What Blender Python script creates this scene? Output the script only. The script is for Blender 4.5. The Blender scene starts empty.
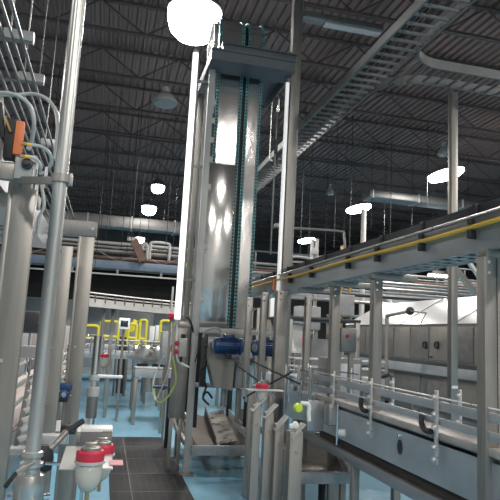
import bpy, bmesh, math, random
from mathutils import Vector, Matrix
random.seed(7)
S = bpy.context.scene
C = S.collection
PI = math.pi

# ------------------------------------------------------------------ camera frame (world: X right, Y along the hall, Z up)
F_PX, EYE = 582.0, 1.6
Zc = Vector((210, 3980, 582)).normalized()
Yc = Vector((-145, -79, 582)).normalized()
Yc = (Yc - Zc * Yc.dot(Zc)).normalized()
Xc = -Yc.cross(Zc)            # components of the world axes in (right, up, forward) camera terms
def at(px, py, x=None, y=None, z=None):
    """point of the hall seen at a photo pixel, on the plane X=x, Y=y or Z=z"""
    v = Vector((px - 250, 250 - py, F_PX))
    r = Vector((v.dot(Xc), v.dot(Yc), v.dot(Zc)))
    t = x / r.x if x is not None else (y / r.y if y is not None else (z - EYE) / r.z)
    return Vector((r.x * t, r.y * t, EYE + r.z * t))

# ------------------------------------------------------------------ materials
MATS = {}
def new_mat(name):
    m = bpy.data.materials.new(name); m.use_nodes = True
    return m, m.node_tree, m.node_tree.nodes['Principled BSDF']
def plain(name, col, rough=.5, metal=0.0, emit=None, estr=0, var=.08, scale=6.0, coat=0, trans=0, stretch=None, bump=0, rvar=.08):
    m, nt, b = new_mat(name)
    tc = nt.nodes.new('ShaderNodeTexCoord'); mp = nt.nodes.new('ShaderNodeMapping')
    nz = nt.nodes.new('ShaderNodeTexNoise'); nz.inputs['Scale'].default_value = scale; nz.inputs['Detail'].default_value = 5
    nt.links.new(tc.outputs['Object'], mp.inputs['Vector']); nt.links.new(mp.outputs['Vector'], nz.inputs['Vector'])
    if stretch: mp.inputs['Scale'].default_value = stretch
    cr = nt.nodes.new('ShaderNodeValToRGB')
    c = col
    cr.color_ramp.elements[0].position = .3; cr.color_ramp.elements[1].position = .7
    cr.color_ramp.elements[0].color = (c[0]*(1-var), c[1]*(1-var), c[2]*(1-var), 1)
    cr.color_ramp.elements[1].color = (min(1, c[0]*(1+var)), min(1, c[1]*(1+var)), min(1, c[2]*(1+var)), 1)
    nt.links.new(nz.outputs['Fac'], cr.inputs['Fac']); nt.links.new(cr.outputs['Color'], b.inputs['Base Color'])
    mr = nt.nodes.new('ShaderNodeMapRange')
    mr.inputs['To Min'].default_value = max(0.02, rough - rvar); mr.inputs['To Max'].default_value = min(1, rough + rvar)
    nt.links.new(nz.outputs['Fac'], mr.inputs['Value']); nt.links.new(mr.outputs['Result'], b.inputs['Roughness'])
    b.inputs['Metallic'].default_value = metal
    if coat: b.inputs['Coat Weight'].default_value = coat
    if trans: b.inputs['Transmission Weight'].default_value = trans
    if emit:
        b.inputs['Emission Color'].default_value = (*emit, 1); b.inputs['Emission Strength'].default_value = estr
    if bump:
        bp = nt.nodes.new('ShaderNodeBump'); bp.inputs['Strength'].default_value = bump; bp.inputs['Distance'].default_value = .02
        nt.links.new(nz.outputs['Fac'], bp.inputs['Height']); nt.links.new(bp.outputs['Normal'], b.inputs['Normal'])
    MATS[name] = m
    return m
STEEL = plain('brushed_steel', (.335, .318, .292), .40, .65, var=.10, scale=5, stretch=(6, 6, .5), rvar=.10)
STEELH = plain('brushed_steel_long', (.40, .41, .42), .38, .7, var=.10, scale=5, stretch=(6, .5, 6), rvar=.08)
SKIRT = plain('conveyor_sheet', (.55, .57, .59), .36, .65, var=.14, scale=3, stretch=(1, .7, 1), rvar=.10)
MIRROR = plain('polished_sheet', (.64, .63, .61), .15, .90, var=.05, scale=1.6, stretch=(3, 3, 1), bump=.22, rvar=.08)
TRAYM = plain('ladder_zinc', (.18, .18, .178), .55, .4, var=.12, scale=6)
PIPE = plain('pipe_steel', (.52, .52, .50), .30, .62, var=.05, scale=4, stretch=(3, 3, .5), rvar=.06)
PLATM = plain('platform_paint', (.11, .125, .14), .5, .35, var=.1)
CHROME = plain('chrome', (.85, .85, .85), .14, 1, var=.03)
GALV = plain('galvanised', (.215, .212, .208), .45, .55, var=.14, scale=9)
DKSTEEL = plain('dark_steel', (.055, .056, .062), .5, .5, var=.15)
ROOF = plain('roof_deck_paint', (.225, .148, .132), .55, .25, var=.12, scale=.7)
JOIST = plain('joist_paint', (.13, .092, .085), .6, .2, var=.15, scale=2)
WHITE = plain('white_plastic', (.84, .85, .84), .4, 0, var=.02)
LGREY = plain('light_grey_enamel', (.46, .46, .445), .45, .1, var=.05)
CLAMP = plain('clamp_steel', (.72, .71, .69), .30, .6, var=.1, scale=30)
CHDECK = plain('chain_plastic', (.42, .39, .37), .45, .1, var=.2, scale=12)
MGREY = plain('mid_grey_enamel', (.30, .31, .32), .5, .1, var=.07)
HOOD = plain('white_hood_sheet', (.58, .59, .60), .32, .35, var=.04, scale=1)
BLACK = plain('black_rubber', (.022, .022, .024), .6, 0, var=.2)
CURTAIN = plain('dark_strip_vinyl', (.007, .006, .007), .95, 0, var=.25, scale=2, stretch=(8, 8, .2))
RED = plain('red_plastic', (.55, .03, .06), .38, 0, var=.06)
PINK = plain('pink_label', (.75, .35, .38), .6, 0, var=.05)
BLUE = plain('motor_blue', (.018, .062, .17), .38, .1, var=.1)
DBLUE = plain('deep_blue', (.03, .07, .16), .5, 0)
TEAL = plain('teal_chain', (.16, .36, .37), .45, .1, var=.2, scale=20)
YEL = plain('yellow_hose', (.95, .58, .07), .42, 0, var=.06)
YEL2 = plain('safety_yellow', (.74, .66, .05), .45, 0, var=.06)
LIMEH = plain('lime_hose', (.50, .60, .16), .45)
LIME = plain('lime_plastic', (.62, .80, .06), .4, 0, var=.05)
ORANGE = plain('orange_plastic', (.75, .20, .07), .5, 0, var=.06)
BROWN = plain('brown_rust', (.16, .10, .075), .6, .2, var=.15)
BRASS = plain('brass', (.55, .40, .18), .35, .9, var=.08)
MILK = plain('milky_bowl', (.66, .62, .55), .25, 0, var=.06, trans=.25)
WETS = plain('wet_sheet', (.15, .14, .125), .30, .6, var=.6, scale=7, bump=.6, rvar=.15)
CLOTH = plain('mesh_tray', (.10, .082, .068), .35, .5, var=.35, scale=5, bump=.4)
GREYHOSE = plain('grey_hose', (.46, .50, .50), .45, 0, var=.05)
SCREEN = plain('screen_glass', (.03, .04, .05), .15, 0)
LENS = plain('lamp_lens', (1, 1, 1), .4, emit=(1, .985, .96), estr=22)
LENS2 = plain('lamp_lens_dim', (1, 1, 1), .4, emit=(1, .98, .95), estr=9)
TUBE2 = plain('white_pole_glow', (.9, .9, .88), .4, emit=(1, .98, .95), estr=.55)  # emission put into the white pole's colour to brighten it
TUBE = plain('emissive_tube', (1, 1, 1), .4, emit=(1, 1, 1), estr=1.6)
def mat_floor():
    m, nt, b = new_mat('blue_epoxy_floor')
    tc = nt.nodes.new('ShaderNodeTexCoord'); nz = nt.nodes.new('ShaderNodeTexNoise'); nz.inputs['Scale'].default_value = .9; nz.inputs['Detail'].default_value = 6
    nt.links.new(tc.outputs['Object'], nz.inputs['Vector'])
    cr = nt.nodes.new('ShaderNodeValToRGB')
    cr.color_ramp.elements[0].position = .3; cr.color_ramp.elements[1].position = .75
    cr.color_ramp.elements[0].color = (.13, .33, .47, 1); cr.color_ramp.elements[1].color = (.20, .41, .54, 1)
    nt.links.new(nz.outputs['Fac'], cr.inputs['Fac']); nt.links.new(cr.outputs['Color'], b.inputs['Base Color'])
    b.inputs['Roughness'].default_value = .30; b.inputs['Coat Weight'].default_value = .3; b.inputs['Coat Roughness'].default_value = .12
    n2 = nt.nodes.new('ShaderNodeTexNoise'); n2.inputs['Scale'].default_value = 14
    nt.links.new(tc.outputs['Object'], n2.inputs['Vector'])
    bp = nt.nodes.new('ShaderNodeBump'); bp.inputs['Strength'].default_value = .12; bp.inputs['Distance'].default_value = .02
    nt.links.new(n2.outputs['Fac'], bp.inputs['Height']); nt.links.new(bp.outputs['Normal'], b.inputs['Normal'])
    return m
FLOOR = mat_floor()
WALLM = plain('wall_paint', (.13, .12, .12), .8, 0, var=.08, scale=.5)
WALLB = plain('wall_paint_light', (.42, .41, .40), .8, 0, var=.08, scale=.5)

# ------------------------------------------------------------------ mesh builder
class MB:
    def __init__(s): s.bm = bmesh.new()
    def _mark(s, vs, M):
        for v in vs: v.co = M @ v.co
    def box(s, lo, hi, bev=0.0):
        lo, hi = Vector(lo), Vector(hi)
        r = bmesh.ops.create_cube(s.bm, size=1); vs = r['verts']
        c, d = (lo + hi) / 2, hi - lo
        for v in vs: v.co = Vector((v.co.x*abs(d.x) + c.x, v.co.y*abs(d.y) + c.y, v.co.z*abs(d.z) + c.z))
        if bev:
            es = list({e for v in vs for e in v.link_edges})
            bmesh.ops.bevel(s.bm, geom=es, offset=bev, segments=2, profile=.5, affect='EDGES')
        return s
    def bar(s, a, b, w, h=None, up=(0, 0, 1), bev=0.0):
        """box along a->b, width w sideways, height h towards up"""
        a, b = Vector(a), Vector(b); h = h or w
        d = b - a; L = d.length; y = d.normalized(); u = Vector(up)
        x = y.cross(u)
        if x.length < 1e-4: x = y.cross(Vector((0, 1, 0)))
        x.normalize(); z = x.cross(y)
        r = bmesh.ops.create_cube(s.bm, size=1); vs = r['verts']; c = (a + b) / 2
        for v in vs: v.co = c + x*v.co.x*w + y*v.co.y*L + z*v.co.z*h
        if bev:
            es = list({e for v in vs for e in v.link_edges})
            bmesh.ops.bevel(s.bm, geom=es, offset=bev, segments=2, profile=.5, affect='EDGES')
        return s
    def cyl(s, a, b, r, r2=None, n=16, caps=True):
        a, b = Vector(a), Vector(b); d = b - a
        q = d.to_track_quat('Z', 'Y').to_matrix().to_4x4()
        M = Matrix.Translation((a + b) / 2) @ q
        bmesh.ops.create_cone(s.bm, cap_ends=caps, segments=n, radius1=r, radius2=r if r2 is None else r2, depth=d.length, matrix=M)
        return s
    def lathe(s, a, axis, prof, n=24):
        """prof: list of (radius, distance along axis)"""
        a = Vector(a); ax = Vector(axis).normalized(); q = ax.to_track_quat('Z', 'Y').to_matrix()
        rings = []
        for r, t in prof:
            rings.append([s.bm.verts.new(a + ax*t + q @ Vector((math.cos(2*PI*k/n)*max(r, 1e-4), math.sin(2*PI*k/n)*max(r, 1e-4), 0))) for k in range(n)])
        for i in range(len(rings) - 1):
            for k in range(n):
                s.bm.faces.new((rings[i][k], rings[i][(k+1) % n], rings[i+1][(k+1) % n], rings[i+1][k]))
        s.bm.faces.new(list(reversed(rings[0]))); s.bm.faces.new(rings[-1])
        return s
    def tube(s, pts, r, n=8, smooth=True, sub=6):
        pts = [Vector(p) for p in pts]
        if smooth and len(pts) > 2:
            out = []
            for i in range(len(pts) - 1):
                p0 = pts[max(i-1, 0)]; p1 = pts[i]; p2 = pts[i+1]; p3 = pts[min(i+2, len(pts)-1)]
                for k in range(sub):
                    t = k / sub
                    out.append(.5*((2*p1) + (p2-p0)*t + (2*p0-5*p1+4*p2-p3)*t*t + (3*p1-p0-3*p2+p3)*t**3))
            out.append(pts[-1]); pts = out
        rings = []; prev = None
        for i, p in enumerate(pts):
            d = (pts[min(i+1, len(pts)-1)] - pts[max(i-1, 0)]).normalized()
            if prev is None:
                x = d.orthogonal().normalized()
            else:
                x = (prev - d*prev.dot(d)).normalized()
            prev = x; y = d.cross(x)
            rings.append([s.bm.verts.new(p + (x*math.cos(2*PI*k/n) + y*math.sin(2*PI*k/n))*r) for k in range(n)])
        for i in range(len(rings) - 1):
            for k in range(n):
                s.bm.faces.new((rings[i][k], rings[i][(k+1) % n], rings[i+1][(k+1) % n], rings[i+1][k]))
        s.bm.faces.new(list(reversed(rings[0]))); s.bm.faces.new(rings[-1])
        return s
    def prism(s, poly, vec):
        """poly: list of 3-D points, extruded by vec"""
        vec = Vector(vec); a = [s.bm.verts.new(Vector(p)) for p in poly]; b = [s.bm.verts.new(Vector(p) + vec) for p in poly]
        n = len(a)
        s.bm.faces.new(list(reversed(a))); s.bm.faces.new(b)
        for k in range(n): s.bm.faces.new((a[k], a[(k+1) % n], b[(k+1) % n], b[k]))
        return s
    def build(s, name, mat, parent=None, loc=None, smooth=True, **props):
        bmesh.ops.recalc_face_normals(s.bm, faces=s.bm.faces)
        me = bpy.data.meshes.new(name)
        off = Vector((0, 0, 0))
        if parent is not None:
            p = parent
            while p is not None: off += p.location; p = p.parent
        elif loc is not None: off = Vector(loc)
        else:
            cs = [v.co for v in s.bm.verts]
            off = Vector(((min(c.x for c in cs)+max(c.x for c in cs))/2, (min(c.y for c in cs)+max(c.y for c in cs))/2, min(c.z for c in cs)))
        for v in s.bm.verts: v.co -= off
        s.bm.to_mesh(me); s.bm.free()
        me.materials.append(mat)
        if smooth:
            for p in me.polygons: p.use_smooth = True
            me.set_sharp_from_angle(angle=math.radians(35))
        o = bpy.data.objects.new(name, me); C.objects.link(o)
        if parent is not None: o.parent = parent
        else: o.location = off
        for k, v in props.items(): o[k] = v
        return o
def thing(name, label, cat, loc=(0, 0, 0), group=None):
    o = bpy.data.objects.new(name, None); o.empty_display_size = .1; C.objects.link(o); o.location = loc
    o['label'] = label; o['category'] = cat
    if group: o['group'] = group
    return o
def tag(o, label, cat, group=None):
    o['label'] = label; o['category'] = cat
    if group: o['group'] = group
    return o
def struct(o): o['kind'] = 'structure'; return o
def dup(root, loc, label=None, group=None):
    r = root.copy(); C.objects.link(r); r.location = loc
    if label: r['label'] = label
    if group: r['group'] = group
    def rec(src, dst):
        for ch in [c for c in src.children]:
            c = ch.copy(); C.objects.link(c); c.parent = dst; rec(ch, c)
    rec(root, r)
    return r

# ------------------------------------------------------------------ the hall
X0, X1, Y0, Y1, ZC = -13.0, 26.0, -7.0, 42.0, 8.5
struct(MB().box((X0, Y0, -.1), (X1, Y1, 0)).build('floor', FLOOR, loc=(0, 0, 0)))
b = MB(); pitch = .20; n = int((X1 - X0) / pitch); prof = []
for i in range(n):
    x = X0 + i*pitch
    prof += [(x, ZC), (x+.10, ZC), (x+.125, ZC-.06), (x+.175, ZC-.06)]
prof.append((X0 + n*pitch, ZC))
va = [b.bm.verts.new((x, Y0, z)) for x, z in prof]; vb = [b.bm.verts.new((x, Y1, z)) for x, z in prof]
for i in range(len(prof) - 1): b.bm.faces.new((va[i], va[i+1], vb[i+1], vb[i]))
struct(b.build('ceiling', ROOF, loc=(0, 0, 0), smooth=False))
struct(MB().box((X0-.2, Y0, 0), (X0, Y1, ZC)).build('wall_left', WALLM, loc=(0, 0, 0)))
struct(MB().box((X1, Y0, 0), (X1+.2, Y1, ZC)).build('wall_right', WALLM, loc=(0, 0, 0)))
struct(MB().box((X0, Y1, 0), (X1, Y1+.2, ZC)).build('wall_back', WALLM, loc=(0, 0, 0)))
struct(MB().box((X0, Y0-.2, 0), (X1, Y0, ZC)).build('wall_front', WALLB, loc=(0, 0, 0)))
# bar joists across the hall, girders along it
def joist_mesh():
    b = MB(); zb, zt = 7.72, 8.42
    for dy in (-.03, .03):
        b.box((X0, dy-.02, zb), (X1, dy+.02, zb+.05)); b.box((X0, dy-.02, zt-.05), (X1, dy+.02, zt))
    x = X0; up = True
    while x < X1 - 1:
        z0, z1 = (zb+.03, zt-.03) if up else (zt-.03, zb+.03)
        b.bar((x, 0, z0), (x+.95, 0, z1), .028, .028); up = not up; x += .95
    return b
j0 = struct(joist_mesh().build('ceiling_joist', JOIST, loc=(0, 0, 0), smooth=False))
j0.location = (0, 1.2, 0)
yy = 3.0
while yy < 38:
    j = j0.copy(); C.objects.link(j); j.location = (0, yy, 0); yy += 2.2
for gx in (-6.0, 5.2, 15.0):
    b = MB()
    for dx in (-.08, .08):
        b.box((gx+dx-.05, Y0, 7.15), (gx+dx+.05, Y1, 7.25)); b.box((gx+dx-.05, Y0, 7.62), (gx+dx+.05, Y1, 7.70))
    y = Y0; up = True
    while y < Y1 - 1:
        b.bar((gx, y, 7.2 if up else 7.66), (gx, y+.9, 7.66 if up else 7.2), .05); up = not up; y += .9
    struct(b.build('ceiling_girder', JOIST, loc=(0, 0, 0), smooth=False))

# ------------------------------------------------------------------ lamps
def area(loc, size, power, col=(1, .955, .90)):
    l = bpy.data.lights.new('area_light', 'AREA'); l.shape = 'DISK'; l.size = size; l.energy = power; l.color = col
    o = bpy.data.objects.new('area_light', l); C.objects.link(o); o.location = loc
    return o
def round_bay(p, rad, label, on=True, group=None, power=0, rod=True):
    t = thing('high_bay_light', label, 'lamp', p, group); x, y, z = p
    MB().lathe((x, y, z), (0, 0, 1), [(rad, .0), (rad*1.02, .03), (rad*.92, .10), (rad*.55, .20), (rad*.35, .22), (rad*.35, .34), (rad*.1, .36)]).build('housing', LGREY if not on else GALV, t)
    MB().lathe((x, y, z-rad*1.1), (0, 0, 1), [(rad*.25, 0), (rad*.62, rad*.12), (rad*.86, rad*.38), (rad*.97, rad*.75), (rad*.97, rad*1.1)] if on else [(rad*.5, rad*.8), (rad*.9, rad*.95), (rad*.95, rad*1.1)]).build('lens', LENS if on else MGREY, t)  # dome deepened so the lens takes the round shape of its bloom
    if rod: MB().cyl((x, y, z+.35), (x, y, 7.72), .012, n=8).build('hanger_rod', GALV, t)
    if on and power: area((x, y, z-rad*1.15), rad*1.7, power)
    return t
def oval_bay(e0, e1, W, label, power=0, z=6.2, Y=None):
    """elongated lamp between two photo pixels of its lens ends"""
    a_, c_ = (at(*e0, z=z), at(*e1, z=z)) if Y is None else (at(*e0, y=Y), at(*e1, y=Y))
    m_ = (a_+c_)/2; d = (c_-a_)
    if d.length > 1.5: d = d.normalized()*1.5
    L = d.length; ang = math.atan2(d.y, d.x); x, y, z = m_
    t = thing('high_bay_light', label, 'lamp', (x, y, z))
    ns = 28; ca, sa = math.cos(ang), math.sin(ang)
    def ring(f, zz): return [Vector((x + ca*f*L/2*math.cos(2*PI*k/ns) - sa*f*W/2*math.sin(2*PI*k/ns), y + sa*f*L/2*math.cos(2*PI*k/ns) + ca*f*W/2*math.sin(2*PI*k/ns), zz)) for k in range(ns)]
    b = MB(); b.prism(ring(1, z+.03), (0, 0, .06)); b.prism(ring(.6, z+.09), (0, 0, .10)); b.build('housing', GALV, t)
    b = MB(); b.prism(ring(.97, z-.02), (0, 0, .05)); b.prism(ring(.85, z-.07), (0, 0, .05)); b.build('lens', LENS, t)
    for s in (-1, 1): MB().cyl((x+s*ca*L*.3, y+s*sa*L*.3, z+.07), (x+s*ca*L*.3, y+s*sa*L*.3, 7.72), .012, n=6).build('hanger_rod', GALV, t)
    if power: area((x, y, z-.15), W, power)
    return t
p = at(195, 12, z=6.2); round_bay(tuple(p), .40, 'glaring round ceiling lamp just above the conveyor tower', power=420)
p = at(158, 186, z=6.2); round_bay(tuple(p), .22, 'upper of the two round glowing lamps in the far background beside the tower', power=150)
p = at(149, 207, z=6.2); round_bay(tuple(p), .29, 'lower of the two round glowing lamps, above the lit duct', power=150)
p = at(140, 238, z=6.2); round_bay(tuple(p), .24, 'small distant glowing lamp low over the pipe racks, below the lit duct', power=150)
oval_bay((428, 182), (464, 167), .62, 'largest elongated glowing lamp, behind the tall square pole', power=330)
oval_bay((347, 213), (371, 204), .62, 'elongated glowing lamp above the middle of the yellow-hosed conveyor', power=240)
oval_bay((299, 243), (314, 238), .62, 'small elongated glowing lamp just to the side of the tower column', power=150)
oval_bay((428, 273), (451, 279), .5, 'elongated glowing lamp seen low, under the raised conveyor and above the white hood', power=120, Y=20)
p = at(165, 103, z=6.4); round_bay(tuple(p), .26, 'unlit grey round lamp hanging in the dark left of the tower', on=False)
p = at(444, 155, z=6.6); round_bay(tuple(p), .16, 'unlit small grey lamp above the largest glowing lamp', on=False)
p = at(330, 194, z=6.6); round_bay(tuple(p), .13, 'unlit small grey lamp between tower column and glowing lamps', on=False)
# unseen hall lamps without fixtures; a few added to brighten tower panels and hood
for x, y, pw in ((-4, -3, 190), (1, -3.2, 300), (6, -3, 300), (-5, 3.5, 160), (2.35, 1.6, 70), (3.7, -5.8, 200), (8.5, 2.0, 320), (-4.5, 10, 260), (9, 7.5, 330), (13, 22, 260), (18, 10, 260), (12, 16, 260), (-4.5, 20, 260), (4, 26, 240), (2.8, 13, 220), (-4, 30, 240)):
    area((x, y, 6.2), .6, pw)

# strip light under the deck and trunk duct
t = thing('strip_light', 'unlit pale strip light fixed under the dark roof joists', 'lamp', tuple(at(340, 27, z=7.6)))
a, c = at(302, 18, z=7.6), at(378, 36, z=7.6)
MB().box((a.x, a.y-.12, 7.58), (c.x, a.y+.12, 7.70), .01).build('housing', GALV, t)
MB().box((a.x+.45, a.y-.09, 7.54), (c.x-.03, a.y+.09, 7.58), .01).build('diffuser', LGREY, t)

# ------------------------------------------------------------------ cable ladder
tx0, tx1, tz = 2.43, 2.80, 4.5
t = thing('cable_ladder', 'long grey ladder-type cable tray hung below the roof, forking to one side', 'cable tray', (tx0, 6, tz))
b = MB()
for x in (tx0, tx0+.05): pass
b.box((tx0-.012, 1.5, tz), (tx0+.012, 13.5, tz+.10)); b.build('side_rail', TRAYM, t)
b = MB(); b.box((tx1-.012, 6.15, tz), (tx1+.012, 13.5, tz+.10)); b.build('side_rail', TRAYM, t)
b = MB(); b.box((tx1-.012, 1.5, tz), (tx1+.012, 4.83, tz+.10)); b.build('side_rail', TRAYM, t)
y = 1.6; b = MB()
while y < 13.4:
    b.box((tx0, y-.011, tz+.008), (tx1, y+.011, tz+.035)); y += .155
b.build('rung', TRAYM, t, kind='stuff')
# fork: two curved rails and rungs towards +X
def arc_rail(pts, name='curved_rail'):
    b = MB()
    for i in range(len(pts)-1): b.bar(pts[i], pts[i+1], .02, .10)
    b.build(name, TRAYM, t)
c1 = [(tx1, 4.45+.0, tz+.05)]
R_ = .40
near = [Vector((tx1 + R_ - R_*math.cos(a), 4.83 + R_*math.sin(a), tz+.05)) for a in [k*PI/2/8 for k in range(9)]] + [Vector((6.2, 4.83+R_, tz+.05))]
far = [Vector((tx1 + .55 - .55*math.cos(a), 6.15 - .55*math.sin(a), tz+.05)) for a in [k*PI/2/8 for k in range(9)]] + [Vector((6.2, 5.6, tz+.05))]
arc_rail(near); arc_rail(far)
b = MB(); x = tx1 + .12
while x < 6.1:
    yn = 4.83 + (R_*math.sin(math.acos(max(-1, 1-(x-tx1)/R_))) if x < tx1+R_ else R_)
    yf = 6.15 - (.55*math.sin(math.acos(max(-1, 1-(x-tx1)/.55))) if x < tx1+.55 else .55)
    b.box((x-.010, yn, tz+.008), (x+.010, yf, tz+.035)); x += .16
b.build('fork_rung', TRAYM, t, kind='stuff')
for y in (2.8, 9.0, 12.5):
    MB().box((tx0-.05, y-.02, tz-.04), (tx1+.05, y+.02, tz)).build('hanger_channel', TRAYM, t)
    for x in (tx0-.03, tx1+.03): MB().cyl((x, y, tz-.02), (x, y, 7.72), .008, n=6).build('hanger_rod', TRAYM, t)
# power cables lying in the ladder
for k, (x, lab) in enumerate(((tx0+.08, 'dark cable lying along the outer edge of the cable ladder'), (tx0+.15, 'dark cable lying along the middle of the cable ladder'))):
    tag(MB().tube([(x + .02*math.sin(q*1.7+k), 1.5+q*1.0, tz+.05) for q in range(13)], .014, n=6, sub=3).build('power_cable', DKSTEEL), lab, 'cable')
# tall pole under the fork
pp = at(453, 92, z=4.5)
t = thing('support_pole', 'tall square grey pole rising behind the conveyor to the cable ladder', 'pole', (pp.x, pp.y, 0))
MB().box((pp.x-.04, pp.y-.04, .012), (pp.x+.04, pp.y+.04, 4.49), .004).build('post', STEEL, t)
MB().box((pp.x-.12, pp.y-.12, 0), (pp.x+.12, pp.y+.12, .012), .003).build('base_plate', STEEL, t)
t = thing('warning_label', 'small white label plate on the tall pole', 'label', (pp.x, pp.y-.045, 1.2))
MB().box((pp.x-.035, pp.y-.046, 1.15), (pp.x+.035, pp.y-.041, 1.18)).build('plate', WHITE, t)

# ------------------------------------------------------------------ raised conveyor on the right
def sheet_holes(b, x0, x1, y0, y1, z):
    pass
ux0, ux1, uy0, uy1 = 2.0, 2.27, 1.6, 8.1
t = thing('overhead_conveyor', 'long raised stainless conveyor carrying a yellow hose along its side', 'conveyor', (ux0, 5, 2.13))
b = MB(); b.box((ux0, uy0, 2.135), (ux0+.006, uy1, 2.30)); b.build('side_skirt', SKIRT, t)
b = MB(); b.box((ux1-.006, uy0, 2.135), (ux1, uy1, 2.34)); b.build('side_skirt', SKIRT, t)
b = MB(); b.box((ux0-.010, uy0, 2.288), (ux0+.01, uy1, 2.338), .002); b.build('side_flange', STEELH, t)
MB().cyl((ux0-.02, uy0, 2.337), (ux0-.02, uy1, 2.337), .009, n=8).build('edge_rod', CLAMP, t)
# bottom pan with real slots
b = MB(); y = uy0
while y < uy1:
    ye = min(y+.13, uy1)
    b.box((ux0+.006, y, 2.135), (ux1-.006, y+.06, 2.14))
    for q in range(3):
        xa = ux0+.006 + q*.085
        b.box((xa, y+.06, 2.135), (xa+.030, ye, 2.14))
    b.box((ux1-.04, y+.06, 2.135), (ux1-.006, ye, 2.14))
    y += .13
b.build('bottom_pan', SKIRT, t)
MB().box((ux0+.03, uy0, 2.26), (ux1-.03, uy1, 2.275)).build('belt', DKSTEEL, t)
b = MB(); b.box((ux0+.03, uy0, 2.36), (ux0+.045, uy1, 2.415)); b.build('guide_rail', DKSTEEL, t)
b = MB(); b.box((ux1-.045, uy0, 2.36), (ux1-.03, uy1, 2.43)); b.build('guide_rail', DKSTEEL, t)
y = 2.3
while y < uy1:
    for xq in (ux0+.01, ux1-.03): MB().box((xq, y-.012, 2.31), (xq+.02, y+.012, 2.42)).build('rail_bracket', DKSTEEL, t)
    y += .6
# crossbars beneath, on the posts
for y in (2.80, 4.22, 5.08, 5.95):
    MB().box((ux0-.01, y-.04, 2.09), (ux1+.12, y+.04, 2.135), .003).build('cross_member', STEEL, t)
# yellow hose and its black clips
tag(MB().tube([(ux0-.030, uy0+i*.5, 2.272+.004*math.sin(i*1.3)) for i in range(14)], .013, n=10, sub=3).build('air_hose', YEL), 'yellow hose clipped along the side of the raised conveyor', 'hose')
clip0 = None
for px, tagx in ((471, 'nearest the viewer, over the bright post pair'), (421, 'second from the near end'), (377, 'third from the near end'), (348, 'fourth from the near end'), (312, 'fifth from the near end'), (291, 'last, near the orange tag')):
    y = at(px, 245, x=ux0-.03).y
    c = thing('hose_clip', 'black clip holding the yellow hose, ' + tagx, 'clip', (ux0-.03, y, 2.27))
    MB().box((ux0-.05, y-.011, 2.205), (ux0-.001, y+.011, 2.257), .003).build('bracket', BLACK, c)
    MB().box((ux0-.048, y-.011, 2.287), (ux0-.011, y+.011, 2.318), .003).build('jaw', BLACK, c)
p = at(278, 282, x=2.0)
tag(MB().box((ux0-.07, p.y-.02, p.z-.10), (ux0-.048, p.y+.03, p.z+.03), .004).build('conveyor_tag', ORANGE), 'small orange tag hung on the raised conveyor near the tower', 'tag')
# posts of the right gantry: pairs (near side and far side)
def square_post(x, y, w, z1, label, foot=True, group=None, mat=STEEL, z0=0):
    t = thing('gantry_post', label, 'post', (x, y, 0), group)
    up_ = MB().box((x-w/2, y-w/2, z0+.015), (x+w/2, y+w/2, z1), .004).build('upright', mat, t)
    if foot: MB().box((x-w*.8, y-w*.5, z0), (x+w*.8, y+w*.5, z0+.015), .003).build('foot_plate', mat, t)
    for dz in (.03, .09): MB().cyl((x-w*.2, y-w/2-.008, z1-dz), (x-w*.2, y-w/2, z1-dz), .010, n=6).build('bolt', CHROME, up_)
    return t
square_post(2.003, 2.78, .075, 2.09, 'bright stainless post with bolted top, nearest the viewer at the frame edge')
square_post(2.10, 2.80, .10, 2.09, 'wider stainless post standing against the nearest bright post')
square_post(2.05, 4.22, .075, 2.09, 'stainless post of the raised conveyor standing in front of the pipe arch', z0=1.045, foot=False)
square_post(2.05, 5.08, .075, 2.09, 'stainless post rising behind the curved start of the lower conveyor', z0=1.045, foot=False)
p = at(281, 330, y=6.0); square_post(p.x, 6.05, .115, 2.09, 'stainless post under the orange tag of the raised conveyor')
p = at(263, 330, y=5.9); square_post(p.x, 5.9, .062, at(263, 292, y=5.9).z, 'stainless post of the raised conveyor beside the second blue motor', z0=1.05)
p = at(248, 330, y=5.9); square_post(p.x, 5.9, .064, at(248, 297, y=5.9).z, 'slim stainless post in front of the first blue motor', z0=1.05)
p = at(307, 330, x=2.33); square_post(2.33, p.y, .07, 2.09, 'stainless far-side post under the raised conveyor, seen between two near ones')
p = at(338, 330, x=2.33); square_post(2.33, p.y, .035, 2.09, 'thin far-side post with dark edge behind the lower conveyor')

# ------------------------------------------------------------------ lower conveyor on the right
lx0, lx1, ly0, ly1 = 2.0, 2.42, 1.9, 5.35
t = thing('bottle_conveyor', 'waist-high stainless conveyor with polished rail clamps on the right', 'conveyor', (lx0, 4, 0))
sk = MB(); sk.box((lx0, ly0, .775), (lx0+.006, ly1, 1.012)); sk.build('side_skirt', SKIRT, t)
MB().box((lx1-.006, ly0, .775), (lx1, ly1, 1.012)).build('side_skirt', SKIRT, t)
MB().box((lx0+.01, ly0, 1.03), (lx1-.01, ly1, 1.045)).build('chain_deck', CHDECK, t)
MB().box((lx0+.05, ly0, .69), (lx1-.05, ly1, .83)).build('return_chain', plain('chain_grease', (.045, .035, .028), .5, .2, var=.4, scale=9), t)
b = MB(); b.box((lx0-.018, ly0, 1.045), (lx0+.05, ly1, 1.085), .002); b.build('wear_strip', CHDECK, t)
b = MB(); b.box((lx0-.002, ly0, .615), (lx0+.045, ly1+.5, .695), .004); b.build('frame_rail', STEELH, t)
b = MB(); b.box((lx1-.045, ly0, .615), (lx1+.002, ly1+.5, .695), .004); b.build('frame_rail', STEELH, t)
for x in (lx0+.03, lx1-.03):
    for y in (2.3, 4.5, 5.75):
        MB().box((x-.03, y-.03, 0), (x+.03, y+.03, .615), .004).build('leg', STEEL, t)
for y in (2.3, 4.5, 5.75): MB().box((lx0+.045, y-.02, .62), (lx1-.045, y+.02, .66)).build('cross_member', STEEL, t)
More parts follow.
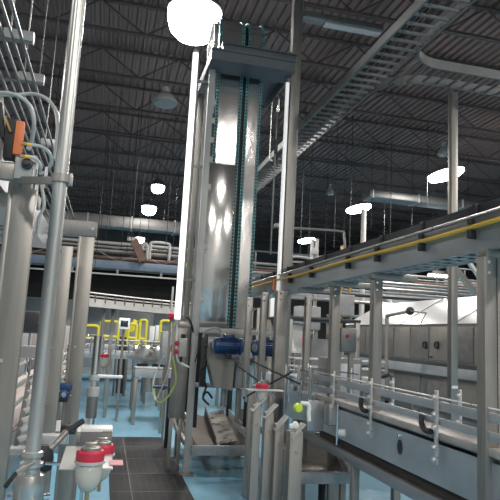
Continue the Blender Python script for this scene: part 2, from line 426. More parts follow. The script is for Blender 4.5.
MB().cyl((lx0-.015, ly0, 1.287), (lx0-.015, ly1+.3, 1.287), .006, n=8).build('guide_rod', CLAMP, t)
for x, z, h_ in ((lx0-.012, 1.243, .024), (lx0-.012, 1.148, .022), (lx1, 1.15, .022)):
    MB().box((x-.006, ly0, z-h_), (x+.006, ly1+.3, z+h_), .002).build('guide_rail', SKIRT, t)
p = at(400, 447, x=lx0)
b = MB(); b.prism([(lx0-.001, p.y+.035*math.cos(k*PI/8), p.z+.048*math.sin(k*PI/8)) for k in range(16)], (-.0015, 0, 0)); b.build('slot_opening', BLACK, t)
b = MB(); b.prism([(lx0-.0005, p.y+.042*math.cos(k*PI/8), p.z+.055*math.sin(k*PI/8)) for k in range(16)], (-.001, 0, 0)); b.build('slot_rim', STEELH, t)
MB().cyl((lx0-.02, p.y-.0, p.z+.075), (lx0, p.y, p.z+.075), .012, n=8).build('latch_screw', CHROME, t)
# clamp brackets
def rail_clamp(x, y, lab, zt=1.33, zb=.90, arm=True, s=1.0):
    t = thing('rail_clamp', lab, 'clamp', (x, y, zb))
    sb_ = MB().box((x-.012*s, y-.014*s, zb), (x+.004*s, y+.014*s, zt), .003).build('slotted_bar', CLAMP, t)
    zs = [zb+.03, zb+.10, zb+(zt-zb)*.5, zt-.14, zt-.04]
    for z in zs:
        MB().lathe((x-.012*s, y, z), (-1, 0, 0), [(.016*s, 0), (.018*s, .008*s), (.012*s, .022*s), (.004, .024*s)], n=10).build('clamp_nut', CLAMP, sb_)
    if arm:
        MB().tube([(x-.02, y+.03, 1.085), (x-.025, y+.09, 1.085), (x-.02, y+.14, 1.115), (x-.005, y+.17, 1.16)], .018, n=8).build('guide_arm', BLACK, t)
    return t
for i, (px, lab, arm) in enumerate(((437, 'polished clamp bar on the lower conveyor, nearest the viewer', True), (371, 'polished clamp bar with black arm, in front of the square gantry post', True), (333, 'polished clamp bar at the curved start of the lower conveyor', False))):
    q = at(px, 420, x=lx0-.03); rail_clamp(lx0-.03, q.y, lab, arm=arm)
for px, lab in ((458, 'rail clamp on the far guide rail, nearest the post pair'), (391, 'rail clamp on the far guide rail, mid conveyor')):
    q = at(px, 410, x=lx1); rail_clamp(lx1+.02, q.y, lab, zt=1.30, zb=1.05, arm=False)
# white plug on a rod
p = at(342, 433, x=1.93)
t = thing('pipe_plug', 'white round plug on a short rod at the end of the lower conveyor', 'plug', tuple(p))
MB().lathe(p, (1, -.6, 0), [(.006, -.03), (.024, -.028), (.03, -.01), (.03, .02), (.02, .03)], n=14).build('plug_head', WHITE, t)
MB().cyl(p + Vector((-.03, .03, -.10)), p + Vector((-.03, .03, .22)), .008, n=8).build('rod', CHROME, t)

# curved infeed conveyor between tower and the lower conveyor
t = thing('curved_conveyor', 'grey curved conveyor section joining the tower foot to the waist-high conveyor', 'conveyor', (1.8, 6, 0))
cx, cy, ri, ro = 2.0+.42+.35, 5.75, .35, .77   # bends from -Y run to +X
def arcpts(r, z, cx=1.35, cy=5.35): return [(cx + r*math.cos(a), cy + r*math.sin(a), z) for a in [k*(PI*.24)/12 for k in range(13)]]
def band(r0, r1, z0, z1):
    b = MB(); A = arcpts(r0, z0); B = arcpts(r1, z0)
    poly = A + list(reversed(B)); b.prism(poly, (0, 0, z1-z0)); return b
band(.65, 1.07, 1.03, 1.045).build('chain_deck', MGREY, t)
band(.643, .655, .80, 1.06).build('inner_skirt', SKIRT, t)
band(1.06, 1.072, .80, 1.06).build('outer_skirt', SKIRT, t)
for r in (.64, 1.08):
    for z in (1.19, 1.275):
        MB().tube(arcpts(r, z), .008, n=6, sub=2).build('guide_rail', CHROME, t)
for a in (.15, .45, .72):
    for r in (.62, 1.09):
        x, y = 1.35+r*math.cos(a), 5.35+r*math.sin(a)
        MB().box((x-.010, y-.010, .88), (x+.010, y+.010, 1.33), .002).build('rail_bracket', CHROME, t)
for a in (.10, .66):
    x, y = 1.35+.86*math.cos(a), 5.35+.86*math.sin(a)
    MB().box((x-.03, y-.03, 0), (x+.03, y+.03, .80), .004).build('leg', STEEL, t)
# flat guard plate + junction box under the curved conveyor
p = at(315, 420, y=5.0)
t = thing('guard_plate', 'flat grey steel plate hanging in front of the curved conveyor', 'plate', (p.x, 5.0, .8))
MB().box((p.x-.075, 4.98, .80), (p.x+.075, 4.99, 1.06), .003).build('plate', SKIRT, t)
p = at(332, 410, y=4.85)
t = thing('junction_box', 'small grey enclosure fixed at the start of the waist-high conveyor', 'box', (p.x, 4.85, .9))
MB().box((p.x-.05, 4.80, .87), (p.x+.04, 4.88, 1.05), .006).build('case', STEEL, t)
MB().box((p.x-.045, 4.792, .88), (p.x+.035, 4.80, 1.04), .004).build('lid', SKIRT, t)

# drip tray at right foot
def trough(name, lab, pts_lo, z0, z1, mat, legs=True):
    pass
t = thing('drip_tray', 'brown-stained drip tray with grey frame under the curved conveyor', 'tray', (2.0, 6, 0))
(xa, ya), (xb, yb) = (1.66, 5.0), (2.20, 6.95)
b = MB(); b.prism([(xa, ya, .38), (xb, ya, .38), (xb+.5, yb, .46), (xa+.45, yb, .46)], (0, 0, .012)); b.build('tray_floor', CLOTH, t)
b = MB(); b.bar((xa, ya, .40), (xb, ya, .40), .03, .10, bev=.004); b.build('front_lip', STEELH, t)
b = MB(); b.bar((xa, ya, .42), (xa+.45, yb, .50), .02, .12); b.build('side_wall', SKIRT, t)
b = MB(); b.bar((xb, ya, .42), (xb+.5, yb, .50), .02, .12); b.build('side_wall', SKIRT, t)
for x, y in ((xa+.04, ya+.04), (xb-.04, ya+.04), (xa+.45, yb-.05), (xb+.42, yb-.05)):
    MB().box((x-.025, y-.025, 0), (x+.025, y+.025, .37), .003).build('leg', STEEL, t)
p = at(335, 470, y=5.1)
t = thing('leveling_foot', 'black rubber foot cup below the right drip tray', 'foot', (p.x, 5.15, 0))
MB().lathe((p.x-.02, 5.35, 0), (0, 0, 1), [(.05, 0), (.05, .05), (.035, .08), (.035, .25), (.045, .26), (.045, .33)], n=16).build('cup', BLACK, t)

# front posts with angled cap plates
for px0, px1, pt, Y, lab in ((252, 260, 405, 3.72, 'slim steel stand carrying the far red-capped bowl'), (264, 273, 412, 3.75, 'slim steel stand with slanted cap plate, next to the bowl stand'), (275, 284, 424, 3.7, 'slim steel stand with slanted cap plate, middle of the three capped ones'), (290, 303, 432, 3.55, 'widest steel stand with slanted cap plate, below the lime knob')):
    a, c = at(px0, 440, y=Y), at(px1, 440, y=Y); q = at((px0+px1)/2, pt, y=Y); w = c.x-a.x; x = (a.x+c.x)/2
    t = thing('steel_stand', lab, 'stand', (x, Y, 0))
    MB().box((x-w/2, Y, .012), (x+w/2, Y+w, q.z), .003).build('upright', STEEL, t)
    MB().box((x-w, Y-w*.4, 0), (x+w, Y+w*1.4, .012), .003).build('base_plate', STEEL, t)
    if px0 > 250:
        MB().bar((x-.035, Y+.02, q.z-.04), (x+.05, Y+.02, q.z+.05), .09, .008, up=(0, 0, 1), bev=.002).build('cap_plate', LGREY, t)
    for dz in (.12, .5): MB().cyl((x, Y-.008, q.z-dz), (x, Y, q.z-dz), .008, n=6).build('bolt', STEEL, t)

# red-capped bowls
def bowl(p, s, lab, stem=True):
    t = thing('red_capped_bowl', lab, 'bowl', tuple(p))
    MB().lathe(p, (0, 0, 1), [(.012*s, -.105*s), (.024*s, -.098*s), (.038*s, -.075*s), (.044*s, -.05*s), (.044*s, -.012*s)], n=24).build('clear_bowl', MILK, t)
    MB().lathe(p, (0, 0, 1), [(.048*s, -.013*s), (.05*s, -.012*s), (.05*s, -.004*s), (.046*s, -.003*s)], n=24).build('white_collar', LGREY, t)
    rc = MB().lathe(p, (0, 0, 1), [(.046*s, -.003*s), (.047*s, .0), (.047*s, .024*s), (.042*s, .030*s)], n=24).build('red_cap', RED, t)
    b = MB().lathe(p, (0, 0, 1), [(.033*s, .030*s), (.033*s, .038*s), (.028*s, .041*s)], n=18)
    b.box(p + Vector((-.02*s, -.008*s, .044*s)), p + Vector((.02*s, .008*s, .054*s)), .002); b.build('cap_dial', STEEL, rc)
    if stem: MB().cyl(p + Vector((0, 0, -.145*s)), p + Vector((0, 0, -.10*s)), .007*s, n=8).build('drain_stem', BRASS, t)
    return t
bowl(at(90, 459, y=1.80), .86, 'milky bowl with red cap, nearest the viewer')
bowl(at(102, 452, y=2.02), .84, 'milky bowl with red cap directly behind the nearest one')
bowl(at(262, 388, y=3.75), .92, 'small milky bowl with red cap on the slim stand before the tower')
bowl(at(104.5, 357, y=6.2), .95, 'tiny distant bowl with red cap near the left machinery')
p = at(262, 389, y=3.75)
tag(MB().box((p.x-.10, 3.70, p.z-.010), (p.x+.14, 3.80, p.z-.003), .002).build('bowl_bracket', LGREY), 'thin pale bracket plate holding the small red-capped bowl', 'bracket')
p = at(84, 459, y=1.92)
t = thing('bracket_plate', 'pale flat plate beside the nearest red-capped bowl', 'plate', tuple(p))
MB().box((p.x-.065, 1.80, p.z-.006), (p.x+.085, 2.12, p.z), .002).build('plate', LGREY, t)
MB().box((p.x+.075, 1.83, p.z+.001), (p.x+.115, 1.89, p.z+.004)).build('label_flap', PINK, t)
p = at(96, 455, y=2.15); a = at(80, 440, y=2.15); c = at(112, 440, y=2.15); tp = at(96, 428, y=2.15)
t = thing('sensor_box', 'dark grey box with white top edge behind the red caps', 'box', (p.x, 2.15, p.z))
MB().box((a.x, 2.15, p.z-.01), (c.x, 2.22, tp.z-.014), .003).build('case', GALV, t)
MB().box((a.x, 2.147, tp.z-.014), (c.x, 2.223, tp.z), .003).build('lid', WHITE, t)
b = MB()
for k in range(4): b.box((a.x+.075+k*.008, 2.1462, tp.z-.014), (a.x+.080+k*.008, 2.147, tp.z-.008))
b.build('lettering', BRASS, t)

# lime knob with white elbow
p = at(298, 408, y=3.6)
t = thing('lime_knob', 'lime green ball knob beside a white elbow pipe', 'knob', tuple(p))
MB().lathe(p, (0, -1, 0), [(.006, -.035), (.022, -.028), (.030, -.010), (.030, .008), (.022, .024), (.008, .028)], n=16).build('ball', LIME, t)
MB().cyl(p+Vector((0, .03, 0)), p+Vector((.0, .09, -.02)), .010, n=8).build('stem', CHROME, t)
a = at(301, 403, y=3.62); c = at(308, 404, y=3.62); d = at(309, 421, y=3.62)
tag(MB().tube([a, (a+c)/2, c, c+Vector((.008, 0, -.03)), (c+d)/2, d], .013, n=10).build('elbow_pipe', WHITE), 'white elbow pipe bending down beside the lime knob', 'pipe')
p = at(294, 426, y=3.6)
tag(MB().lathe(p, (1, -.3, .3), [(.010, -.03), (.018, -.025), (.018, .0), (.026, .002), (.026, .02), (.012, .03)], n=14).build('pipe_fitting', WHITE), 'small white pipe fitting above the widest steel stand', 'fitting')

# ------------------------------------------------------------------ the tower
BY, R, ZT, ZB = 7.0, .31, 5.45, 1.67
def loop(off=0.0, n=16, step=None):
    """front run up, over the top, back run down; off = outward offset"""
    pts = [Vector((0, BY - off, ZB))]
    if step:
        z = ZB
        pts = []
        while z < ZT: pts.append(Vector((0, BY-off, z))); z += step
    else: pts.append(Vector((0, BY-off, ZT)))
    k = n if not step else int(PI*(R)/step)
    for i in range(0 if step else 1, k):
        a = PI - PI*i/k
        pts.append(Vector((0, BY+R+(R+off)*math.cos(a), ZT+(R+off)*math.sin(a))))
    if step:
        z = ZT
        while z > ZB: pts.append(Vector((0, BY+2*R+off, z))); z -= step
    else: pts += [Vector((0, BY+2*R+off, ZT)), Vector((0, BY+2*R+off, ZB))]
    return pts
t = thing('elevator_tower', 'tall vertical bottle elevator tower with polished panels and teal chains', 'elevator', (1.5, 7.2, 0))
def strip(x0, x1, off, mat, name, th=.01):
    b = MB(); o = loop(off+th); i = loop(off); n = len(o)
    vs = [[b.bm.verts.new((x, p.y, p.z)) for p in q] for x in (x0, x1) for q in (o, i)]
    a, bb, c, d = vs
    for k in range(n-1):
        b.bm.faces.new((a[k], a[k+1], c[k+1], c[k])); b.bm.faces.new((bb[k], bb[k+1], d[k+1], d[k]))
        b.bm.faces.new((a[k], a[k+1], bb[k+1], bb[k])); b.bm.faces.new((c[k], c[k+1], d[k+1], d[k]))
    for k in (0, n-1): b.bm.faces.new((a[k], bb[k], d[k], c[k]))
    return b.build(name, mat, t)
strip(1.165, 1.415, 0, MIRROR, 'face_panel'); strip(1.545, 1.68, 0, MIRROR, 'face_panel')
strip(1.055, 1.115, -.05, LGREY, 'face_panel'); strip(1.12, 1.165, -.02, DKSTEEL, 'chain_guide'); strip(1.415, 1.545, -.04, BLACK, 'chain_guide'); strip(1.68, 1.72, -.02, DKSTEEL, 'chain_guide')
def chain(x0, x1, off):
    b = MB(); pts = loop(off, step=.045)
    for i in range(len(pts)-1):
        p, q = pts[i], pts[i+1]; m = (p+q)/2; d = (q-p)
        b.bar((x0, p.y, p.z), (x0, p.y+d.y*.75, p.z+d.z*.75), .010, .022, up=(0, 1, 0.01))
        b.bar((x1, p.y, p.z), (x1, p.y+d.y*.75, p.z+d.z*.75), .010, .022, up=(0, 1, 0.01))
        b.bar((x0, m.y, m.z), (x1, m.y, m.z), .016, .014)
    b.build('chain', TEAL, t)
chain(1.125, 1.155, .012); chain(1.425, 1.452, .012); chain(1.508, 1.535, .012); chain(1.688, 1.712, .012)
b = MB(); b.box((1.075, 6.955, 1.67), (1.425, 6.962, 3.70), .002); b.build('lower_cover', MIRROR, t)
b = MB(); b.box((1.068, 6.98, 1.67), (1.112, 7.03, 2.4)); b.build('side_cover', STEEL, t)
# wheel discs inside the loop top
for x in (1.14, 1.48, 1.70):
    MB().cyl((x-.008, BY+R, ZT), (x+.008, BY+R, ZT), R-.06, n=32).build('top_wheel', MGREY, t)
MB().cyl((1.06, BY+R, ZT), (1.78, BY+R, ZT), .03, n=12).build('top_shaft', STEEL, t)
# uprights
MB().box((.995, 6.82, .015), (1.065, 6.90, 4.86), .004).build('upright', LGREY, t)
MB().box((.995, 7.72, .015), (1.065, 7.80, 4.86), .004).build('upright', STEEL, t)
MB().box((1.80, 7.72, .015), (1.87, 7.80, 4.86), .004).build('upright', STEEL, t)
b = MB(); b.box((1.068, 6.98, 2.4), (1.112, 7.03, 4.35)); b.build('side_cover', DKSTEEL, t)
for z in (1.95, 2.6, 3.35, 3.7, 3.95, 4.2, 4.45):
    MB().box((1.06, 6.93, z), (1.12, 6.97, z+.07), .003).build('side_bracket', LGREY, t)
for z in (2.1, 3.0, 3.9):
    MB().box((1.065, 7.74, z), (1.80, 7.78, z+.06), .003).build('rear_crossbar', STEEL, t)
# top platform
MB().box((.965, 6.55, 4.985), (2.02, 7.9, 5.0), .002).build('platform_deck', PLATM, t)
b = MB(); b.box((.965, 6.55, 4.87), (2.02, 6.57, 4.985)); b.box((.965, 6.535, 4.86), (2.02, 6.60, 4.872)); b.box((.965, 6.535, 4.985), (2.02, 6.56, 5.005)); b.build('front_channel', PLATM, t)
for x in (.965, 2.0):
    MB().box((x, 6.57, 4.87), (x+.02, 7.9, 4.985)).build('side_channel', PLATM, t)
b = MB(); b.box((1.0, 6.57, 4.865), (2.0, 6.92, 4.872)); b.build('soffit_plate', PLATM, t)
b = MB(); b.box((1.10, 6.56, 5.0), (2.03, 6.62, 5.09), .003); b.box((1.09, 6.54, 5.085), (2.04, 6.66, 5.095)); b.build('upper_beam', PLATM, t)
# lower cross beam and panels at motor height
MB().box((1.06, 6.72, 1.60), (2.0, 6.78, 1.66), .004).build('cross_beam', LGREY, t)
MB().box((1.16, 6.90, 1.32), (1.74, 6.91, 1.60), .003).build('lower_panel', MIRROR, t)
MB().box((1.06, 6.74, .98), (2.0, 6.80, 1.03), .004).build('lower_beam', STEELH, t)
# lower machinery: guard housing
b = MB(); b.prism([(1.14, 6.45, 1.46), (1.14, 6.45, 1.30), (1.22, 6.45, 1.02), (1.42, 6.45, .98), (1.44, 6.45, 1.32), (1.30, 6.45, 1.40)], (0, .25, 0)); b.build('gear_guard', STEEL, t)
MB().box((1.46, 6.5, 1.0), (1.58, 6.65, 1.30), .01).build('gearbox', MGREY, t)
MB().box((1.085, 6.62, 1.0), (1.15, 6.70, 1.58), .01).build('side_cover', DKSTEEL, t)
b = MB(); b.cyl((1.35, 6.55, .80), (1.35, 6.55, 1.02), .03); b.cyl((1.52, 6.58, .55), (1.52, 6.58, 1.0), .025); b.build('drive_shaft', STEEL, t)
for k, (x, y) in enumerate(((1.10, 6.85), (1.75, 6.95), (1.10, 7.55))):
    MB().box((x-.03, y+.1, .5), (x+.03, y+.16, 1.6), .004).build('inner_leg', DKSTEEL, t)
for x in (1.62, 1.70, 1.78): MB().cyl((x, 6.75, .75), (x, 6.75, 1.25), .016, n=10).build('tie_rod', CHROME, t)
# foot plates
for x, y in ((1.03, 6.86), (1.03, 7.76), (1.835, 7.76)): MB().box((x-.08, y-.08, 0), (x+.08, y+.08, .015), .003).build('foot_plate', STEEL, t)
# tall column to the roof at right + round pole
t = thing('tower_column', 'tall wide stainless column rising past the tower towards the roof', 'column', (2.2, 7.15, 0))
MB().box((2.14, 7.1, .0), (2.27, 7.22, 8.4), .004).build('shaft', STEEL, t)
b = MB()
for z in (1.0, 3.0, 4.95): b.box((2.02, 7.12, z), (2.14, 7.20, z+.05), .003)
b.build('tie_bracket', STEEL, t)
t = thing('emissive_tube', 'thin white pole with added glow, hanging from the platform edge, next to the wide column', 'lamp', (1.985, 6.75, 1.0))
MB().cyl((1.99, 6.75, 1.05), (1.99, 6.75, 4.80), .024, n=14).build('tube', TUBE2, t)  # plain white pole, no lamp; its brightness is painted in as emission
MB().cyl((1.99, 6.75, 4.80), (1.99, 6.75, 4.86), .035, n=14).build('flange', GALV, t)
t = thing('sensor_rail', 'narrow dark rail with sensors alongside the bright round pole', 'rail', (1.93, 6.9, 3.0))
MB().box((1.905, 6.9, 2.6), (1.925, 6.92, 4.7), .003).build('rail', GALV, t)
for z in (4.45, 3.9): MB().box((1.895, 6.87, z), (1.935, 6.90, z+.18), .006).build('sensor', CHROME if z > 4 else DKSTEEL, t)
# white tube with emission, in front-left of tower
a = at(193, 56, y=7.0); c = at(178, 322, y=7.0)
t = thing('emissive_tube', 'slim glowing white vertical tube beside the tower', 'lamp', (.815, 6.9, 1.7))
MB().cyl((.815, 6.9, 1.74), (.815, 6.9, 5.07), .036, n=16).build('tube', TUBE, t)
MB().cyl((.815, 6.9, 1.68), (.815, 6.9, 1.74), .030, n=16).build('end_cap', LGREY, t)
MB().cyl((.815, 6.9, 5.07), (.815, 6.9, 5.12), .030, n=16).build('end_cap', LGREY, t)
MB().box((.85, 6.9, 1.8), (.875, 6.93, 5.0), .002).build('backing_rail', GALV, t)
for z in (2.2, 3.6, 4.7): MB().box((.86, 6.90, z), (.995, 6.92, z+.03)).build('mounting_arm', GALV, t)
# left guard panel pair and base legs of infeed
t = thing('machine_guard', 'tall narrow grey guard panel under the glowing tube', 'panel', (.9, 7, 0))
MB().box((.80, 7.0, .60), (.99, 7.02, 1.72), .003).build('panel', STEEL, t)
MB().box((.80, 6.97, 1.66), (.99, 7.0, 1.70), .003).build('top_channel', LGREY, t)
MB().box((.82, 7.02, 0), (.86, 7.06, .60), .003).build('leg', STEEL, t)
MB().box((.93, 7.02, 0), (.97, 7.06, .60), .003).build('leg', STEEL, t)
# switch box with red buttons
p = at(183, 348, y=6.8)
t = thing('switch_box', 'small pale grey control box with two red switches on the tower leg', 'control box', tuple(p))
MB().box((p.x-.055, 6.78, p.z-.10), (p.x+.045, 6.88, p.z+.11), .008).build('case', LGREY, t)
for dz in (.05, -.045):
    MB().lathe((p.x-.062, 6.80, p.z+dz), (-.7, -1, 0), [(.026, -.01), (.026, .015), (.030, .018), (.030, .032), (.015, .04)], n=14).build('switch_knob', RED, t)
MB().box((p.x-.025, 6.80, p.z+.11), (p.x+.025, 6.86, p.z+.16), .004).build('gland_box', BLACK, t)
MB().cyl((p.x-.01, 6.83, p.z-.16), (p.x-.01, 6.83, p.z-.10), .015, n=10).build('cable_gland', BLACK, t)
# cables around
def hose(pts, r, mat, lab, name='cable', cat='cable'):
    return tag(MB().tube(pts, r, n=8, sub=6).build(name, mat), lab, cat)
hose([(.815, 6.90, 1.68), (.83, 6.89, 1.40), (.86, 6.86, 1.25), (.97, 6.80, 1.20), (p.x-.01, 6.80, 1.24)], .012, WHITE, 'white cable looping from the glowing tube to the control box')
hose([at(186, 316, y=6.75), at(189, 319, y=6.72), at(192, 326, y=6.75), at(193, 332, y=6.8)], .012, BLACK, 'short black cable arching over the tower leg above the control box')
hose([at(195, 362, y=6.7), at(199, 350, y=6.7), at(206, 346, y=6.6), at(215, 347, y=6.5)], .007, BLACK, 'thin black cable running from the control box to the blue motor')
hose([at(203, 337, y=6.35), at(206, 331, y=6.3), at(214, 328, y=6.3), at(220, 330, y=6.3), at(222, 338, y=6.3)], .014, MGREY, 'grey flexible conduit arching onto the first blue motor')
hose([at(171, 352, y=6.9), at(168, 372, y=6.8), at(160, 392, y=6.8), at(155, 400, y=6.8), at(153, 385, y=6.9), at(158, 368, y=7), at(164, 356, y=7)], .009, LGREY, 'pale hose drooping in a loop left of the tower leg', 'hose', 'hose')
hose([at(173, 356, y=6.8), at(176, 380, y=6.8), at(170, 394, y=6.8), at(162, 402, y=6.85), at(156, 400, y=6.9), at(154, 386, y=7.0)], .009, LIMEH, 'lime green hose drooping in a loop left of the tower leg', 'hose', 'hose')
hose([at(172, 345, y=7.1), at(170, 356, y=7.1), at(174, 372, y=7.1), at(172, 382, y=7.1)], .012, BRASS, 'short yellowish hose behind the lime loop', 'hose', 'hose')
p = at(163, 387, y=6.9)
tag(MB().lathe(p, (-1, -.2, 0), [(.02, -.05), (.02, -.02), (.035, -.015), (.035, .02), (.02, .025), (.015, .12)], n=14).build('hose_coupling', DBLUE), 'blue coupling on the hoses left of the tower leg', 'coupling')
# infeed trough in front of tower
t = thing('drip_trough', 'low stainless drip trough with wet crumpled sheet at the tower foot', 'tray', (1.3, 7.4, 0))
b = MB(); b.prism([(1.06, 6.80, .30), (1.80, 6.80, .30), (1.80, 8.3, .44), (.98, 8.3, .44)], (0, 0, .01)); b.build('tray_floor', CLOTH, t)
MB().box((1.065, 6.78, .22), (1.80, 6.80, .335), .003).build('front_lip', STEELH, t)
b = MB(); b.bar((1.0, 6.9, .34), (.96, 8.32, .46), .04, .06, bev=.003); b.build('side_rail', STEEL, t)
b = MB(); b.bar((1.0, 6.9, .62), (.96, 8.32, .72), .03, .05, bev=.003); b.build('upper_rail', STEEL, t)
b = MB(); b.bar((1.80, 6.8, .36), (1.80, 8.3, .48), .02, .14); b.build('side_wall', SKIRT, t)
for x, y in ((.955, 8.32), (1.80, 8.32)): MB().box((x-.035, y-.035, 0), (x+.035, y+.035, .95), .003).build('leg', DKSTEEL, t)
b = MB(); b.prism([(1.36, 6.82, .33), (1.60, 6.82, .37), (1.70, 8.2, .54), (1.50, 8.2, .50)], (0, 0, .008)); b.build('tilted_sheet', WETS, t)
b = MB(); b.prism([(1.12, 6.82, .315), (1.32, 6.82, .33), (1.36, 8.2, .47), (1.12, 8.2, .46)], (0, 0, .008)); b.build('tilted_sheet', CLOTH, t)
b = MB(); b.bar((1.34, 6.82, .36), (1.44, 8.2, .52), .012, .14); b.build('divider', DKSTEEL, t)

# blue gearmotors
def motor(p, L, r, lab, rev=False, yaw=0):
    t = thing('electric_motor', lab, 'motor', tuple(p)); x, y, z = p; s = -1 if rev else 1
    ax = Vector((s*math.cos(yaw), math.sin(yaw), 0))
    o = Vector(p)
    MB().lathe(o, ax, [(r*.80, -L*.36), (r*.86, -L*.34), (r*.86, L*.30), (r*.8, L*.32)], n=28).build('body', BLUE, t)
    b = MB(); up = Vector((0, 0, 1)); sd = ax.cross(up)
    for k in range(20):
        a = 2*PI*k/20; d = up*math.cos(a) + sd*math.sin(a)
        b.bar(o - ax*L*.30 + d*r*.92, o + ax*L*.26 + d*r*.92, .006, r*.16, up=d)
    b.build('cooling_fin', BLUE, t, kind='stuff')
    fc = MB().lathe(o, ax, [(r*.70, -L*.52), (r*.95, -L*.47), (r*1.0, -L*.36), (r*.9, -L*.34)], n=28).build('fan_cover', BLUE, t)
    MB().lathe(o, ax, [(r*.45, -L*.535), (r*.5, -L*.53), (r*.5, -L*.515)], n=20).build('fan_hub', MGREY, fc)
    MB().lathe(o, ax, [(r*1.02, L*.32), (r*1.05, L*.34), (r*1.05, L*.40), (r*.6, L*.46), (r*.6, L*.52)], n=28).build('end_flange', BLUE, t)
    MB().box(o + Vector((-.05, -.045, r*.86)), o + Vector((.05, .045, r*.86+.045)), .006).build('terminal_box', BLUE, t)
    MB().box(o + Vector((-.03, -.03, -r*1.55)), o + Vector((.03, .03, -r*.85)), .004).build('mount_foot', DKSTEEL, t)
    return t
p = at(229, 346, y=6.30); motor(p, .34, .090, 'dark blue electric motor below the left polished tower panel')
p = at(264, 348, y=6.25); motor(p, .28, .088, 'dark blue electric motor with round fan end turned to the viewer, beside the gantry posts', yaw=.55)
p = at(222, 360, y=6.35)
# black jumble under motor: hose bundle
hose([at(203, 395, y=6.6), at(206, 385, y=6.55), at(200, 372, y=6.6), at(206, 362, y=6.6), at(203, 350, y=6.65)], .012, BLACK, 'thick black hose curling beside the motor guard', 'hose', 'hose')
hose([at(212, 398, y=6.5), at(207, 392, y=6.45), at(203, 398, y=6.5), at(209, 405, y=6.5)], .012, BLACK, 'thin black hose coiled low under the motor guard', 'hose', 'hose')

# conveyor segment in front of the tower foot: rods and rails
t = thing('transfer_frame', 'open steel transfer frame with crossing rods between tower and red-capped bowl', 'frame', (1.6, 5.6, 0))
for x, y in ((1.72, 5.9), (1.50, 5.9), (1.72, 6.5)):
    MB().box((x-.03, y-.03, 0), (x+.03, y+.03, .99), .003).build('post', STEEL, t)
b = MB(); b.bar((1.40, 5.9, 1.02), (1.74, 5.9, 1.02), .06, .06); b.build('cross_rail', STEELH, t)
b = MB(); b.bar((1.50, 5.93, .60), (1.50, 6.6, .60), .04, .05); b.bar((1.72, 5.93, .60), (1.72, 6.47, .60), .04, .05); b.build('lower_rail', STEELH, t)
for a, c in (((238, 366), (273, 392)), ((243, 398), (292, 372)), ((250, 360), (300, 384))):
    MB().cyl(at(*a, y=5.6), at(*c, y=5.2), .009, n=8).build('tie_rod', DKSTEEL, t)
for px in (246, 262, 289, 301, 311):
    a, c = at(px, 372, y=5.4), at(px, 402, y=5.4)
    MB().cyl(c, a, .010, n=8).build('guide_pin', CHROME, t)

# ------------------------------------------------------------------ black floor mat
def mat_mat():
    m, nt, b = new_mat('rubber_mat')
    tc = nt.nodes.new('ShaderNodeTexCoord'); br = nt.nodes.new('ShaderNodeTexBrick')
    br.offset = 0; br.inputs['Scale'].default_value = 1; br.inputs['Brick Width'].default_value = .075; br.inputs['Row Height'].default_value = .05
    br.inputs['Mortar Size'].default_value = .004; br.inputs['Mortar Smooth'].default_value = .3
    br.inputs['Color1'].default_value = (.013, .013, .015, 1); br.inputs['Color2'].default_value = (.022, .022, .024, 1); br.inputs['Mortar'].default_value = (.04, .04, .044, 1)
    nt.links.new(tc.outputs['Object'], br.inputs['Vector']); nt.links.new(br.outputs['Color'], b.inputs['Base Color'])
    bp = nt.nodes.new('ShaderNodeBump'); bp.inputs['Strength'].default_value = .5; bp.inputs['Distance'].default_value = .004
    nt.links.new(br.outputs['Fac'], bp.inputs['Height']); nt.links.new(bp.outputs['Normal'], b.inputs['Normal'])
    b.inputs['Roughness'].default_value = .6; b.inputs['Specular IOR Level'].default_value = .3
    return m
RMAT = mat_mat()
t = thing('floor_mat', 'black ribbed rubber mat laid along the blue walkway', 'mat', (.56, 6.5, 0))
MB().box((.18, 3.9, 0), (.97, 9.1, .014), .004).build('mat_body', RMAT, t)
SEAM = plain('mat_seam', (.16, .15, .145), .6)
b = MB(); b.box((.385, 3.9, .0138), (.392, 9.1, .0155))
for y in (4.6, 5.35, 6.1, 6.85, 7.6, 8.35): b.box((.19, y, .0138), (.96, y+.008, .0155))
b.build('seam', SEAM, t)

# ------------------------------------------------------------------ left gantry
g1 = thing('gantry_post', 'widest stainless post of the left line, at the frame edge under the clamp block', 'post', (-.37, 2.5, 0))
def upost(t, x, y, w, z1, z0=.015):
    MB().box((x-w/2, y, z0), (x+w/2, y+.05, z1), .003).build('channel', STEEL, t)
    MB().box((x-w/2-.012, y-.006, z0), (x-w/2+.006, y+.05, z1), .002).build('edge_flange', STEEL, t)
    MB().box((x-w*.8, y-.03, 0), (x+w*.8, y+.09, .015), .003).build('foot_plate', STEEL, t)
    for z in (z1-.04, 1.45, 1.1): MB().cyl((x-w*.15, y-.008, z), (x-w*.15, y, z), .008, n=6).build('bolt', CHROME, t)
upost(g1, -.372, 2.5, .098, 2.20)
t = thing('gantry_post', 'stainless post of the left line standing just behind the shiny round pipe', 'post', (-.285, 4, 0)); upost(t, -.305, 4.0, .105, 2.12)
t = thing('gantry_post', 'stainless post carrying the end of the left cross beam', 'post', (-.155, 4.5, 0)); upost(t, -.185, 4.5, .105, 2.27)
t = thing('cross_beam', 'galvanised box beam lying across the left post tops', 'beam', (-.5, 4.55, 2.27))
MB().box((-1.0, 4.49, 2.27), (-.125, 4.59, 2.385), .005).build('beam_body', GALV, t)
MB().cyl((-.155, 4.482, 2.33), (-.155, 4.49, 2.33), .014, n=6).build('bolt', CHROME, t)
MB().box((-.127, 4.495, 2.275), (-.122, 4.585, 2.38)).build('end_cap', STEEL, t)
t = thing('gantry_post', 'stainless post at the hidden outer end of the left cross beam', 'post', (-.95, 4.5, 0)); upost(t, -.95, 4.5, .105, 2.27)
